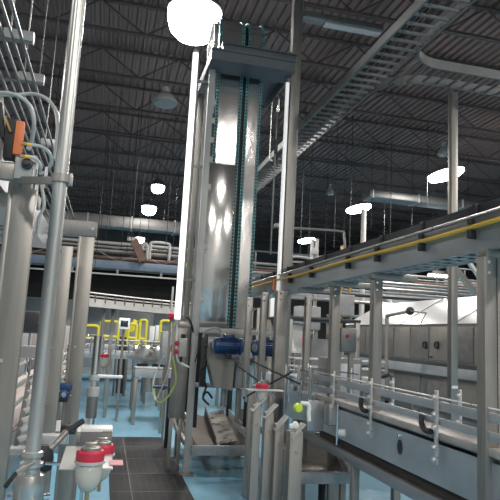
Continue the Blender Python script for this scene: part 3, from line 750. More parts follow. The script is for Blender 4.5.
# raised conveyor on the left
t = thing('overhead_conveyor', 'raised dark blue-grey conveyor above the left line, seen from below', 'conveyor', (-.7, 3.5, 2.1))
MB().box((-.465, 1.2, 2.145), (-.459, 4.42, 2.31)).build('side_skirt', SKIRT, t)
MB().box((-.966, 1.2, 2.145), (-.96, 4.42, 2.31)).build('side_skirt', SKIRT, t)
b = MB(); y = 1.2
while y < 4.3:
    b.box((-.96, y, 2.145), (-.465, y+.07, 2.15)); b.box((-.96, y+.07, 2.145), (-.80, y+.14, 2.15)); b.box((-.62, y+.07, 2.145), (-.465, y+.14, 2.15)); y += .14
b.build('bottom_pan', SKIRT, t)
MB().box((-.94, 1.2, 2.25), (-.48, 4.42, 2.265)).build('belt', DKSTEEL, t)
MB().box((-.95, 2.57, 2.09), (-.32, 2.65, 2.14), .003).build('cross_member', STEEL, t)
# shiny round pipe
t = thing('round_pipe', 'shiny round vertical pipe from the valve up through the roof view', 'pipe', (-.205, 2.2, 1.1))
MB().cyl((-.205, 2.2, 1.155), (-.205, 2.2, 5.2), .0255, n=24).build('tube', PIPE, t)
MB().cyl((-.205, 2.2, 5.2), (-.205, 2.2, 7.7), .012, n=10).build('hanger_rod', GALV, t)
# valve fittings at its foot
p = Vector((-.205, 2.2, 1.155))
t = thing('pipe_valve', 'chrome clamp and valve body at the foot of the shiny round pipe', 'valve', (p.x, p.y, .9))
MB().lathe(p, (0, 0, -1), [(.030, -.012), (.036, -.008), (.036, .006), (.028, .010), (.028, .022), (.040, .026), (.040, .038), (.030, .044), (.030, .058), (.046, .064), (.052, .080), (.056, .11), (.050, .125), (.050, .20), (.042, .22), (.042, .5)], n=28).build('valve_body', PIPE, t)
for a in (0.4, 1.6, 2.8, 4.0, 5.2):
    b = MB(); d = Vector((math.cos(a), math.sin(a), 0)); b.cyl(p + d*.045 + Vector((0, 0, -.145)), p + d*.072 + Vector((0, 0, -.145)), .011, n=10); b.build('clamp_screw', CHROME, t)
MB().tube([p + Vector((.045, -.02, -.025)), p + Vector((.10, -.02, -.028)), p + Vector((.165, -.015, -.030))], .006, n=8).build('clamp_handle', CHROME, t)
# grey lever with black grip
a = at(43, 452, y=2.3); c = at(66, 432, y=2.35); d = at(83, 421, y=2.4)
t = thing('valve_lever', 'steel lever with black grip slanting up beside the valve', 'lever', tuple(a))
MB().tube([a, a + Vector((.03, 0, .02)), c], .012, n=10).build('lever_arm', STEEL, t)
MB().tube([c, (c+d)/2, d], .011, n=10).build('grip', BLACK, t)
MB().lathe(a + Vector((.0, 0, -.02)), (0, 0, 1), [(.02, -.05), (.036, -.04), (.04, 0), (.034, .03), (.02, .045)], n=12).build('hub', BLACK, t)
a = at(5, 487, y=2.1); c = at(16, 473, y=2.1)
t = thing('valve_lever', 'short black-tipped lever low beside the widest left post', 'lever', tuple(a))
MB().bar(a, c, .024, .014, bev=.003).build('grip', BLACK, t)
MB().bar(c, c + Vector((.05, .02, .03)), .02, .014, bev=.003).build('lever_arm', STEEL, t)
# pipe clamp bracket to post
p = at(50, 179, y=2.2)
t = thing('pipe_bracket', 'steel clamp arm holding the shiny pipe to the widest left post', 'bracket', (-.3, 2.3, 2.15))
MB().bar((-.40, 2.44, 2.165), (-.205, 2.235, 2.135), .02, .022, bev=.003).build('arm', STEEL, t)
MB().lathe((-.205, 2.2, 2.118), (0, 0, 1), [(.026, 0), (.034, 0), (.034, .03), (.026, .03)], n=20).build('collar', STEEL, t)
MB().box((-.175, 2.185, 2.110), (-.163, 2.215, 2.155), .002).build('collar_lug', STEEL, t)
for bx_, by_ in ((-.27, 2.31), (-.32, 2.36)): MB().cyl((bx_, by_, 2.12), (bx_, by_, 2.20), .008, n=8).build('bolt', CHROME, t)
# clamp block, orange actuator and hoses
a = at(14, 180, y=2.42); c = at(38, 157, y=2.42)
t = thing('clamp_block', 'pale square clamp block with round knob on top of the widest left post', 'block', ((a.x+c.x)/2, 2.42, a.z))
MB().box((a.x, 2.40, a.z+.005), (c.x, 2.46, c.z), .004).build('block', LGREY, t)
m_ = (a + c)/2
MB().lathe((m_.x+.006, 2.40, m_.z+.012), (0, -1, 0), [(.022, 0), (.022, .012), (.012, .016), (.010, .03), (.004, .031)], n=14).build('knob', DKSTEEL, t)
b = MB(); a2 = at(0, 172, y=2.45); b.box((a2.x-.1, 2.43, a2.z-.03), (a.x+.01, 2.47, a2.z+.04), .003); b.build('side_plate', STEEL, t)
a = at(13, 156, y=2.4); c = at(25, 122, y=2.4)
t = thing('valve_actuator', 'orange-faced actuator with dark body above the clamp block', 'actuator', tuple(a))
MB().bar(at(17, 155, y=2.40), at(21, 122, y=2.40), .032, .03, up=(0, -1, 0), bev=.004).build('orange_cover', ORANGE, t)
MB().bar(at(9, 160, y=2.43), at(13, 120, y=2.43), .045, .05, up=(0, -1, 0), bev=.006).build('dark_body', BLACK, t)
MB().bar(at(1, 140, y=2.44), at(-2, 104, y=2.44), .04, .05, up=(0, -1, 0), bev=.006).build('dark_body', BLACK, t)
MB().bar(at(5, 116, y=2.40), at(11, 132, y=2.40), .010, .012, up=(0, -1, 0), bev=.002).build('brass_pin', BRASS, t)
MB().box(at(-8, 118, y=2.5), at(3, 96, y=2.47), .004).build('white_cap', LGREY, t)
for (p0, p1, lab) in (((22, 143), (32, 145), 'upper'), ((20, 156), (30, 157), 'lower')):
    t = thing('brass_fitting', f'{lab} yellow brass hose fitting on the orange actuator', 'fitting', tuple(at(*p0, y=2.38)))
    q0, q1 = at(*p0, y=2.38), at(*p1, y=2.38); m_ = (q0+q1)/2
    MB().cyl(q0, m_, .008, n=6).build('hex_nut', BRASS, t); MB().cyl(m_, q1, .006, n=8).build('sleeve', YEL, t)
hose([at(-4, 93, y=2.45), at(8, 93, y=2.45), at(20, 97, y=2.45), at(30, 106, y=2.45), at(34, 120, y=2.45), at(32, 140, y=2.5), at(28, 150, y=2.5)], .0085, GREYHOSE, 'pale grey hose arching over the orange actuator, inner of two', 'hose', 'hose')
hose([at(-2, 95, y=2.6), at(14, 95, y=2.6), at(34, 94, y=2.6), at(48, 100, y=2.55), at(56, 112, y=2.5), at(58, 126, y=2.4), at(57, 140, y=2.35), at(55, 160, y=2.3)], .0085, GREYHOSE, 'pale grey hose arching across to the shiny pipe, outer of two', 'hose', 'hose')
hose([at(32, 145, y=2.38), at(42, 147, y=2.38), at(50, 154, y=2.38), at(51, 164, y=2.4), at(45, 172, y=2.42), at(39, 174, y=2.42)], .007, GREYHOSE, 'small grey hose curling from the upper brass fitting', 'hose', 'hose')
hose([at(30, 157, y=2.38), at(37, 160, y=2.38), at(41, 166, y=2.38), at(40, 172, y=2.4)], .006, GREYHOSE, 'short grey hose from the lower brass fitting', 'hose', 'hose')
hose([at(41, 182, y=2.9), at(44, 205, y=2.9), at(39, 218, y=2.9), at(37, 235, y=2.9)], .008, LGREY, 'pale wrapped cable hanging between widest post and shiny pipe')
# white pipe further back
t = thing('round_pipe', 'short shiny vertical pipe with white collars beyond the red caps', 'pipe', (0, 3.0, 1.0))
q = at(95, 430, y=3.0); q2 = at(100, 336, y=3.0)
MB().cyl((q.x-.025, 3.0, .012), (q.x-.025, 3.0, q2.z), .019, n=16).build('tube', CHROME, t)
for py, h_, r_ in ((392, .05, .030), (378, .03, .027)):
    z = at(95, py, y=3.0).z; MB().lathe((q.x-.025, 3.0, z-h_/2), (0, 0, 1), [(r_*.8, 0), (r_, .006), (r_, h_-.006), (r_*.8, h_)], n=16).build('collar', LGREY, t)
z = at(95, 405, y=3.0).z
MB().cyl((q.x-.025, 3.0, z-.06), (q.x-.025, 3.0, z+.04), .026, n=16).build('lower_sleeve', GALV, t)
MB().cyl((q.x-.03, 3.0, at(95, 376, y=3.0).z), (q.x+.11, 3.0, at(95, 376, y=3.0).z), .008, n=8).build('side_arm', WHITE, t)
MB().cyl((q.x-.025, 3.0, 0), (q.x-.025, 3.0, .012), .06, n=16).build('foot_flange', CHROME, t)

# lower conveyor of the left line
t = thing('bottle_conveyor', 'waist-high conveyor of the left line glimpsed between the posts', 'conveyor', (-.65, 4, 0))
a0, a1, b0, b1 = -.86, -.44, 1.6, 9.0
MB().box((a1-.006, b0, .80), (a1, b1, 1.0)).build('side_skirt', SKIRT, t)
MB().box((a0, b0, .80), (a0+.006, b1, 1.0)).build('side_skirt', SKIRT, t)
MB().box((a0+.01, b0, 1.01), (a1-.01, b1, 1.025)).build('chain_deck', plain('pinkish_chain', (.42, .36, .34), .5), t)
for x in (a0, a1):
    for z in (1.16, 1.26): MB().box((x-.006, b0, z-.012), (x+.006, b1, z+.012), .002).build('guide_rail', LGREY, t)
for x in (a0+.03, a1-.03):
    for y in (3.4, 5.6, 8.0): MB().box((x-.03, y-.03, 0), (x+.03, y+.03, .80), .003).build('leg', STEEL, t)
for y, lab in ((3.1, 'polished clamp bar of the left line, between widest post and shiny pipe'), (5.2, 'polished clamp bar of the left line, seen right of the shiny pipe'), (6.6, 'polished clamp bar of the left line, farther back beside the second post'), (8.2, 'polished clamp bar of the left line, farthest back')):
    c = rail_clamp(a1+.03, y, lab, zt=1.34, zb=.92, arm=False, s=1.1)
for i, (px, py, Y, w_, h_, m_, lab) in enumerate(((30, 452, 3.0, .20, .03, LGREY, 'pale flat plate low on the left line behind the valve'), (52, 440, 3.6, .16, .05, LGREY, 'pale square box end low between shiny pipe and rear posts'), (68, 430, 4.2, .10, .06, DKSTEEL, 'dark small block low beside the rear left post'), (60, 425, 5.2, .14, .05, LGREY, 'pale bracket plate behind the dark slanting rod'), (68, 375, 6.4, .12, .10, CHROME, 'shiny small fitting at rail height between the rear left posts'), (57, 362, 5.6, .07, .09, CHROME, 'shiny round-ended fitting right of the shiny pipe'), (57, 376, 5.4, .04, .04, ORANGE, 'tiny orange sensor right of the shiny pipe'), (30, 352, 6.0, .25, .12, MGREY, 'grey panel between widest post and shiny pipe at eye height'), (30, 322, 7.0, .3, .25, DKSTEEL, 'dark window box above the grey panel between widest post and shiny pipe'))):
    p = at(px, py, y=Y); t = thing('rail_fixture', lab, 'fixture', tuple(p))
    MB().box((p.x-w_/2, Y, p.z-h_/2), (p.x+w_/2, Y+.08, p.z+h_/2), min(h_, w_)*.15).build('body', m_, t)
    MB().cyl((p.x, Y+.1, .8), (p.x, Y+.1, p.z+h_/2), .012, n=8).build('mounting_rod', CHROME, t)
    MB().cyl((p.x+w_*.3, Y-.012, p.z), (p.x+w_*.3, Y, p.z), min(h_, .05)*.15, n=8).build('screw', PIPE, t)
# slotted white guide ladder
t = thing('slotted_guide', 'white slotted guide plates stacked like a ladder between widest post and shiny pipe', 'guide', (-.42, 2.9, 1))
for k in range(7):
    q = at(18+k*1.9, 440-k*9.5, y=2.9)
    MB().bar(q, q + Vector((.045, .02, .016)), .03, .020, bev=.003).build('guide_plate', LGREY, t)
b = MB(); b.bar(at(16, 446, y=2.93), at(30, 376, y=2.93), .012, .02); b.build('guide_spine', CHROME, t)
# tidbits right of the pipe: blue motor, polished perforated strip, lever
p = at(64, 394, y=4.4); motor(p, .11, .034, 'tiny blue motor between the shiny pipe and the cross-beam post', yaw=PI/2)
t = thing('perforated_strip', 'polished perforated strip hanging between the two rear left posts', 'strip', tuple(at(68, 400, y=5)))
q0, q1 = at(62, 405, y=5.0), at(71, 345, y=5.0)
MB().box((q0.x, 5.0, q0.z), (q1.x, 5.006, q1.z), .001).build('strip', CHROME, t)
for k in range(6):
    z = q0.z + .04 + k*(q1.z-q0.z-.08)/5
    for dx in (.3, .7): MB().cyl((q0.x+(q1.x-q0.x)*dx, 4.998, z), (q0.x+(q1.x-q0.x)*dx, 5.0, z), .011, n=12).build('perforation', BLACK, t)
hose([at(44, 408, y=4.2), at(52, 402, y=4.2), at(61, 396, y=4.25)], .010, DKSTEEL, 'dark slanting rod between shiny pipe and tiny blue motor', 'control_rod', 'rod')
t = thing('side_table', 'narrow pale plate table low behind the shiny pipe', 'table', (-.25, 5, 0))
q = at(50, 440, y=4.6)
MB().box((-.40, 4.68, .80), (-.10, 5.2, .82), .003).build('top', LGREY, t)
MB().box((-.40, 4.68, .74), (-.10, 4.70, .80), .003).build('apron', STEEL, t)
for x, y in ((-.37, 4.73), (-.13, 4.73), (-.37, 5.15), (-.13, 5.15)): MB().box((x-.015, y-.015, 0), (x+.015, y+.015, .80)).build('leg', STEEL, t)
# cabinets left, behind posts
for i, (x, y, z1, lab) in enumerate(((-1.6, 7.6, 1.75, 'grey machine cabinet behind the left line, nearest the frame edge'), (-1.0, 9.6, 1.60, 'grey machine cabinet behind the left line, farther back'))):
    t = thing('machine_cabinet', lab, 'cabinet', (x, y, 0))
    MB().box((x-.5, y-.3, .1), (x+.5, y+.4, z1), .01).build('body', STEEL, t)
    for s in (-1, 1):
        dr = MB().box((x+s*.24-.20, y-.315, .3), (x+s*.24+.20, y-.30, z1-.1), .004).build('door', MGREY, t)
        MB().box((x+s*.06-.015, y-.335, .9), (x+s*.06+.015, y-.315, 1.05), .004).build('handle', BLACK, dr)
    for dx in (-.45, .45):
        for dy in (-.25, .35): MB().cyl((x+dx, y+dy, 0), (x+dx, y+dy, .1), .03, n=10).build('leg', DKSTEEL, t)

# ------------------------------------------------------------------ conduits high at the left
cz = 4.0
cg = 'parallel steel conduits hung high at the left'
for k, (dx, dz) in enumerate(((-.91, 0), (-.985, 0), (-1.065, 0), (-1.145, 0), (-1.225, .0), (-1.33, 0), (-1.45, 0))):
    pts = [(dx, 1.5, cz+.03), (dx, 14, cz+.03)]
    tag(MB().cyl(pts[0], pts[1], .011 if k % 2 else .015, n=10).build('steel_conduit', GALV), ['innermost steel conduit high at the left, nearest the shiny pipe', 'second steel conduit from the inner edge of the high rack', 'third steel conduit from the inner edge of the high rack', 'fourth steel conduit, middle of the high rack', 'fifth steel conduit from the inner edge of the high rack', 'sixth steel conduit from the inner edge of the high rack', 'outermost steel conduit of the high rack'][k], 'conduit', cg)
for k, y in enumerate((4.0, 5.2, 6.1, 8.3, 10.6)):
    t = thing('trapeze_hanger', ['pale hanger channel under the high conduits, nearest', 'pale hanger channel under the high conduits, second', 'pale hanger channel under the high conduits, third', 'pale hanger channel under the high conduits, fourth, just above the post tops', 'pale hanger channel under the high conduits, farthest'][k], 'hanger', (-1.3, y, cz))
    MB().box((-1.08, y-.04, cz+.06), (-.83, y+.04, cz+.15), .003).build('channel', LGREY, t)
    MB().box((-1.50, y-.02, cz+.045), (-.83, y+.02, cz+.06), .002).build('strut', GALV, t)
    for x in (-1.03, -.88): MB().cyl((x, y, cz+.15), (x, y, 7.72), .006, n=6).build('threaded_rod', GALV, t)

# ------------------------------------------------------------------ right: long washing machine with white hood
mx, my0, my1 = 5.5, 6.6, 12.9
t = thing('bottle_washer', 'long grey processing machine with sloping white hood', 'machine', (6.5, 9.5, 0))
b = MB(); b.box((mx, my0, 1.10), (mx+2.4, my1, 1.96)); b.build('body', STEEL, t)
b = MB(); b.prism([(mx-.03, my0, 1.955), (mx+.9, my0, 2.50), (mx+1.6, my0, 2.50), (mx+2.4, my0, 1.955)], (0, my1-my0, 0)); b.build('hood', HOOD, t)
for y in (8.4, 10.2): 
    b = MB(); b.bar((mx-.036, y, 1.965), (mx+.89, y, 2.508), .015, .012, up=(0, 1, 0)); b.build('hood_seam', GALV, t)
b = MB(); b.box((mx+.02, my0, .25), (mx+2.3, my1, 1.10)); b.build('lower_body', STEEL, t)
y = my0+.05
while y < my1-.9: MB().box((mx, y, .4), (mx+.02, y+.92, 1.05), .004).build('lower_panel', GALV if int(y*10) % 2 else STEEL, t); y += .96
MB().box((mx-.09, my0, 1.10), (mx+.02, my1, 1.25), .004).build('long_beam', SKIRT, t)
MB().box((mx-.03, my0, 1.25), (mx+.02, my1, 1.32), .004).build('sill_beam', plain('slate_beam', (.07, .085, .10), .4, .4), t)
y = my0 + .05; k = 0
while y < my1 - .5:
    b = MB(); b.box((mx-.015, y+.02, 1.34), (mx, y+.60, 1.90), .004)
    b.build('door_panel', STEEL if k % 2 else GALV, t)
    if k in (1, 9):
        b = MB()
        for q in range(7): b.box((mx-.024, y+.12, 1.40+q*.07), (mx-.015, y+.50, 1.415+q*.07))
        b.build('louvre', STEEL, t)
    y += .64; k += 1
for px in (426, 438):
    q = at(px, 345, x=mx-.02); c = MB()
    for j in range(12):
        a_, b_ = 2*PI*j/12, 2*PI*(j+1)/12
        c.bar((mx-.05, q.y+.055*math.cos(a_), q.z+.055*math.sin(a_)), (mx-.05, q.y+.055*math.cos(b_), q.z+.055*math.sin(b_)), .018, .022, up=(1, 0, 0))
    c.box((mx-.045, q.y-.012, q.z-.06), (mx-.012, q.y+.012, q.z+.06))
    c.build('handle', BLACK, t)
q = at(431, 357, x=mx-.02); MB().box((mx-.04, q.y-.04, q.z-.01), (mx-.012, q.y+.04, q.z+.012)).build('latch', BLACK, t)
for y in (6.9, 8.8, 10.8, 12.6):
    for x in (mx+.15, mx+2.1): MB().cyl((x, y, 0), (x, y, .25), .05, n=12).build('leg', STEEL, t)
# pipe arch before it
a = at(386, 380, x=4.6); y_ = a.y; zt = at(386, 315, x=4.6).z
t = thing('pipe_arch', 'bent stainless pipe arch with dark clamp in front of the white hood', 'pipe', (4.6, y_, 0))
e = at(410, 311, x=4.6); f = at(426, 313, x=4.6); g = at(421, 323, x=4.6)
MB().tube([(4.6, y_, .02), (4.6, y_, 1.0), (4.6, y_, zt-.10), (4.6, y_-.02, zt-.02), (4.6, y_-.12, zt), (4.6, e.y, e.z), ], .032, n=12).build('pipe', STEEL, t)
MB().tube([(4.6, e.y, e.z), (4.6, f.y, f.z-.0), (4.6, g.y, g.z)], .012, n=8, smooth=False).build('thin_end', GALV, t)
MB().lathe((4.6, e.y-.03, e.z), (0, 1, 0), [(.04, 0), (.065, .01), (.065, .05), (.04, .06)], n=14).build('clamp', DKSTEEL, t)
MB().cyl((4.6, y_, 0), (4.6, y_, .02), .08, n=16).build('foot_flange', STEEL, t)
hose([at(369, 400, x=4.4), at(374, 385, x=4.4), at(390, 375, x=4.4), at(394, 392, x=4.4), at(386, 402, x=4.4)], .03, DKSTEEL, 'dark bent pipe behind the near guide rail', 'pipe', 'pipe')
# rear guide line and low barrier before the washer
t = thing('guard_rail', 'grey double guard rail along the foot of the white-hooded machine', 'rail', (4.3, 8, 0))
for z in (.40, .72): MB().box((4.28, 5.4, z), (4.32, 11.8, z+.07), .004).build('rail', GALV, t)
for y in (5.6, 7.6, 9.6, 11.6): MB().box((4.27, y-.03, .01), (4.33, y+.03, .82), .004).build('post', STEEL, t)
b = MB()
for y in (5.6, 7.6, 9.6, 11.6): b.box((4.22, y-.08, 0), (4.38, y+.08, .012))
b.build('base_plate', STEEL, t)
# a tank drum seen over the hood's far end
p = at(384, 301, y=15)
t = thing('pipe_duct', 'pale curved duct mouth above the far end of the white hood', 'duct', tuple(p))
MB().tube([(p.x-.25, 15, p.z-.5), (p.x-.22, 15, p.z-.1), (p.x-.05, 15, p.z+.10), (p.x+.16, 15, p.z-.05), (p.x+.2, 15, p.z-.5)], .09, n=12).build('bend', LGREY, t)

# ------------------------------------------------------------------ middle distance: second line between tower and washer
t = thing('filler_machine', 'small open machine with pipework seen between the right gantry posts', 'machine', (3.6, 9.6, 0))
MB().box((2.9, 9.2, .7), (4.2, 10.4, .95), .01).build('bed', SKIRT, t)
for x in (2.95, 4.15):
    for y in (9.25, 10.35): MB().box((x-.04, y-.04, 0), (x+.04, y+.04, 1.95), .004).build('frame_post', STEEL, t)
MB().box((2.9, 9.2, 1.9), (4.2, 10.4, 1.95), .01).build('canopy', DKSTEEL, t)
MB().box((3.5, 9.7, .95), (4.1, 10.2, 1.6), .01).build('housing', MGREY, t)
for k, x in enumerate((3.05, 3.17, 3.29)): MB().cyl((x, 9.6, .95), (x, 9.6, 1.75), .03, n=12).build('filling_valve', CHROME, t)
MB().cyl((3.25, 9.3, 1.5), (3.25, 9.3, 1.62), .05, n=12).build('red_cap', RED, t)
# two white panels
for px, py, w, h, Y, lab in ((296, 338, .22, .5, 9.5, 'tall white panel seen between the tower-side gantry posts'), (275, 303, .17, .75, 11.0, 'bright white narrow panel behind the round pole')):
    p = at(px, py, y=Y); t = thing('white_panel', lab, 'panel', (p.x, Y, p.z-h/2))
    MB().box((p.x-w/2, Y, p.z-h/2), (p.x+w/2, Y+.03, p.z+h/2), .004).build('sheet', WHITE, t)
    MB().box((p.x-w/2-.02, Y+.03, .0), (p.x-w/2+.02, Y+.07, p.z+h/2), .003).build('stand', STEEL, t)
    MB().box((p.x+w/2-.02, Y+.03, .0), (p.x+w/2+.02, Y+.07, p.z+h/2), .003).build('stand', STEEL, t)
p = at(383, 342, x=4.5)
t = thing('grey_cabinet', 'grey-blue enclosure low between the gantry posts', 'cabinet', (3.3, 7.8, 0))
MB().box((3.0, 7.6, .1), (3.5, 8.0, 1.35), .01).build('case', GALV, t)
dr = MB().box((3.03, 7.59, .2), (3.47, 7.60, 1.28), .003).build('door', SKIRT, t)
MB().box((3.06, 7.57, .8), (3.09, 7.59, .95), .003).build('handle', BLACK, dr)
for x in (3.05, 3.45): MB().box((x-.03, 7.65, 0), (x+.03, 7.95, .1)).build('plinth', DKSTEEL, t)
# cross conveyor behind tower at Y = 9
def cross_conv(x0, x1, y, w, zdeck, lab, posts, rail=True, mat=SKIRT, brackets=0):
    t = thing('cross_conveyor', lab, 'conveyor', ((x0+x1)/2, y, 0))
    MB().box((x0, y, zdeck-.16), (x1, y+.006, zdeck), .001).build('side_skirt', mat, t)
    MB().box((x0, y+w, zdeck-.16), (x1, y+w+.006, zdeck), .001).build('side_skirt', mat, t)
    MB().box((x0, y, zdeck-.02), (x1, y+w, zdeck-.01)).build('chain_deck', MGREY, t)
    if rail:
        for z in (.12, .24):
            MB().cyl((x0, y, zdeck+z), (x1, y, zdeck+z), .012, n=8).build('guide_rail', LGREY, t)
            MB().cyl((x0, y+w, zdeck+z), (x1, y+w, zdeck+z), .012, n=8).build('guide_rail', LGREY, t)
        if brackets:
            for i in range(brackets):
                x = x0 + (i+.5)*(x1-x0)/brackets
                MB().box((x-.012, y-.03, zdeck-.1), (x+.012, y-.005, zdeck+.28), .003).build('rail_bracket', CHROME, t)
    for x in posts:
        for yy_ in (y+.04, y+w-.04): MB().box((x-.03, yy_-.03, 0), (x+.03, yy_+.03, zdeck-.16), .003).build('leg', STEEL, t)
    return t
cross_conv(2.75, 4.2, 8.3, .4, 1.05, 'short cross conveyor behind the right gantry posts', (2.9, 4.0), brackets=5)
cross_conv(.56, 1.75, 10.29, .45, .95, 'nearest cross conveyor left of the tower, its leg ending on the blue floor', (.56+.03, 1.6), brackets=0, rail=False)
cross_conv(-1.2, 1.2, 13.2, .5, 1.10, 'second cross conveyor left of the tower with shiny guides', (-.9, .12, .95), brackets=9)
cross_conv(-1.4, 2.2, 16.0, .5, 1.15, 'farthest cross conveyor beyond the blue walkway', (-1.0, .64, 2.0), brackets=9)
# stainless box machine at the end of walkway
a = at(133, 372, y=12.2); c = at(166, 346, y=12.2)
t = thing('stainless_box', 'shiny stainless housing with dark slots at the end of the walkway', 'machine', ((a.x+c.x)/2, 12.2, 0))
MB().box((a.x, 12.2, a.z), (c.x, 12.9, c.z), .01).build('housing', MIRROR, t)
for k in range(2): 
    xx = a.x + .06 + k*(c.x-a.x)*.5
    MB().box((xx, 12.19, a.z+.10), (xx+(c.x-a.x)*.36, 12.2, a.z+.17), .002).build('slot_cover', BLACK, t)
for x in (a.x+.04, c.x-.04):
    for y in (12.24, 12.86): MB().box((x-.03, y-.03, 0), (x+.03, y+.03, a.z), .003).build('leg', STEEL, t)
# dark case on top
t = thing('stainless_box', 'dull grey equipment block just left of the tower guard panel', 'machine', (1.35, 9.6, 0))
a = at(161, 365, y=9.4); c = at(172, 332, y=9.4)
MB().box((a.x, 9.4, a.z), (c.x, 9.9, c.z), .01).build('housing', MGREY, t)
MB().box((a.x+.05, 9.5, 0), (a.x+.12, 9.6, a.z), .003).build('leg', STEEL, t)
# overhead curved conveyor band far left
t = thing('overhead_conveyor', 'distant curved overhead conveyor with bright rail, left of the tower', 'conveyor', (.3, 11, 2.0))
def curve_pts(z, off=0):
    out = []
    for k in range(15):
        u = k/14; x = -.55 + u*2.4; y = 11.2 + off - .0*u + (1.0*(1-u)**2)*-1.0
        out.append(Vector((x, y, z - .05*u)))
    return out
b = MB(); A = curve_pts(2.02); 
for i in range(14): b.bar(A[i], A[i+1], .01, .14)
b.build('side_skirt', LGREY, t)
b = MB(); A = curve_pts(2.02, .45)
for i in range(14): b.bar(A[i], A[i+1], .01, .14)
b.build('side_skirt', GALV, t)
b = MB(); A, B_ = curve_pts(1.96), curve_pts(1.96, .45)
b.prism(A + list(reversed(B_)), (0, 0, .008)); b.build('bottom_pan', GALV, t)
for z in (2.13, 2.19): MB().tube(curve_pts(z), .010, n=6, sub=2).build('guide_rail', LGREY if z < 2.15 else WHITE, t)
for q in curve_pts(2.1): MB().box((q.x-.012, q.y-.02, 2.02), (q.x+.012, q.y+.0, 2.16)).build('rail_bracket', BROWN, t)
for x, y in ((-.40, 10.75), (-.05, 11.0), (.12, 11.05), (1.3, 11.25), (1.75, 11.3)):
    MB().box((x-.035, y, 0), (x+.035, y+.07, 1.96), .003).build('post', STEEL, t)
# light wall of panels behind yellow machinery
t = thing('machine_enclosure', 'pale grey machine enclosure behind the yellow guards', 'enclosure', (.5, 18.5, 0))
MB().box((-4.0, 18.5, .2), (2.6, 19.5, 2.55), .01).build('body', LGREY, t)
for k in range(6): MB().box((-3.8+k*1.05, 18.48, .4), (-2.85+k*1.05, 18.5, 2.35), .004).build('panel', MGREY if k % 2 else LGREY, t)
for x in (-3.8, 2.4): MB().box((x-.1, 18.6, 0), (x+.1, 19.4, .2)).build('foot', DKSTEEL, t)
# yellow guards
def guard(px0, px1, pyt, pyb, Y, lab, mid=True):
    a, c = at(px0, pyb, y=Y), at(px1, pyt, y=Y); t = thing('yellow_guard', lab, 'guard', ((a.x+c.x)/2, Y, 0))
    for xx in (a.x, c.x): MB().cyl((xx, Y, 0), (xx, Y, a.z-.15), .025, n=8).build('leg', GALV, t)
    MB().tube([(a.x, Y, a.z-.15), (a.x, Y, c.z-.08), (a.x+.02, Y, c.z-.02), (a.x+.08, Y, c.z), (c.x-.08, Y, c.z), (c.x-.02, Y, c.z-.02), (c.x, Y, c.z-.08), (c.x, Y, a.z-.15)], .035, n=8, sub=3).build('hoop', YEL2, t)
    if mid: MB().cyl((a.x, Y, a.z), (c.x, Y, a.z), .035, n=8).build('mid_bar', YEL2, t)
guard(84, 99, 326, 338, 14.6, 'yellow hoop guard farthest left, beside the rear left post')
guard(100, 119, 322, 336, 14.6, 'yellow hoop guard left of the small screen')
guard(128, 137, 324, 338, 14.6, 'narrow yellow hoop guard just right of the small screen')
guard(139, 147, 320, 339, 14.8, 'tall narrow yellow hoop guard near the middle of the far machinery')
guard(160, 171, 321, 336, 14.7, 'yellow hoop guard next to the tower guard panel')
t = thing('robot_arm', 'yellow angular machine arm leaning beside the small screen', 'robot', tuple(at(131, 336, y=15.2)))
q0, q1, q2 = at(124, 337, y=15.2), at(131, 328, y=15.2), at(136, 320, y=15.2)
MB().bar(q0, q1, .12, .14, bev=.02).build('lower_arm', YEL2, t); MB().bar(q1, q2, .10, .12, bev=.02).build('upper_arm', YEL2, t)
MB().cyl(q1+Vector((0, -.1, 0)), q1+Vector((0, .1, 0)), .1, n=14).build('joint', YEL2, t)
MB().box((q0.x-.1, 15.1, 0), (q0.x+.1, 15.3, q0.z), .01).build('pedestal', DKSTEEL, t)
# white cartons far
for px, py, lab in ((152, 334, 'white carton-like block behind the yellow guards, left of two'), (158, 333, 'white carton-like block behind the yellow guards, right of two')):
    p = at(px, py, y=15.6); t = thing('white_block', lab, 'box', (p.x, 15.6, 0))
    MB().box((p.x-.07, 15.6, p.z-.2), (p.x+.07, 15.9, p.z+.2), .01).build('case', WHITE, t); MB().box((p.x-.06, 15.65, 0), (p.x+.06, 15.85, p.z-.2)).build('stand', STEEL, t)
# HMI
p = at(124.5, 322, y=10.6)
t = thing('control_screen', 'small white-framed control screen on a stand in the far machinery', 'screen', (p.x, 10.6, 0))
MB().box((p.x-.10, 10.6, p.z-.13), (p.x+.10, 10.66, p.z+.07), .01).build('frame', WHITE, t)
MB().box((p.x-.065, 10.595, p.z-.085), (p.x+.065, 10.6, p.z+.025), .002).build('display', SCREEN, t)
MB().cyl((p.x, 10.68, 0), (p.x, 10.68, p.z-.05), .025, n=10).build('stand', STEEL, t)
# beacon
p = at(171, 316, y=9.0)
t = thing('signal_beacon', 'small red beacon on a thin pole behind the glowing tube', 'beacon', (p.x, 9.0, 0))
MB().lathe(p, (0, 0, 1), [(.03, -.05), (.04, -.03), (.04, .03), (.02, .05)], n=14).build('lens', RED, t)
MB().cyl((p.x, 9.0, 0), (p.x, 9.0, p.z-.05), .018, n=8).build('pole', STEEL, t)
MB().cyl((p.x, 9.0, p.z+.05), (p.x, 9.0, p.z+.45), .015, n=8).build('top_rod', LGREY, t)
p = at(186, 265, y=8.6)
tag(MB().box(p+Vector((-.06, 0, -.03)), p+Vector((.06, .06, .03)), .01).build('lime_cap', LIME), 'small lime green cap seen between the glowing tube and tower upright', 'cap')  # lime plastic cap, emits nothing

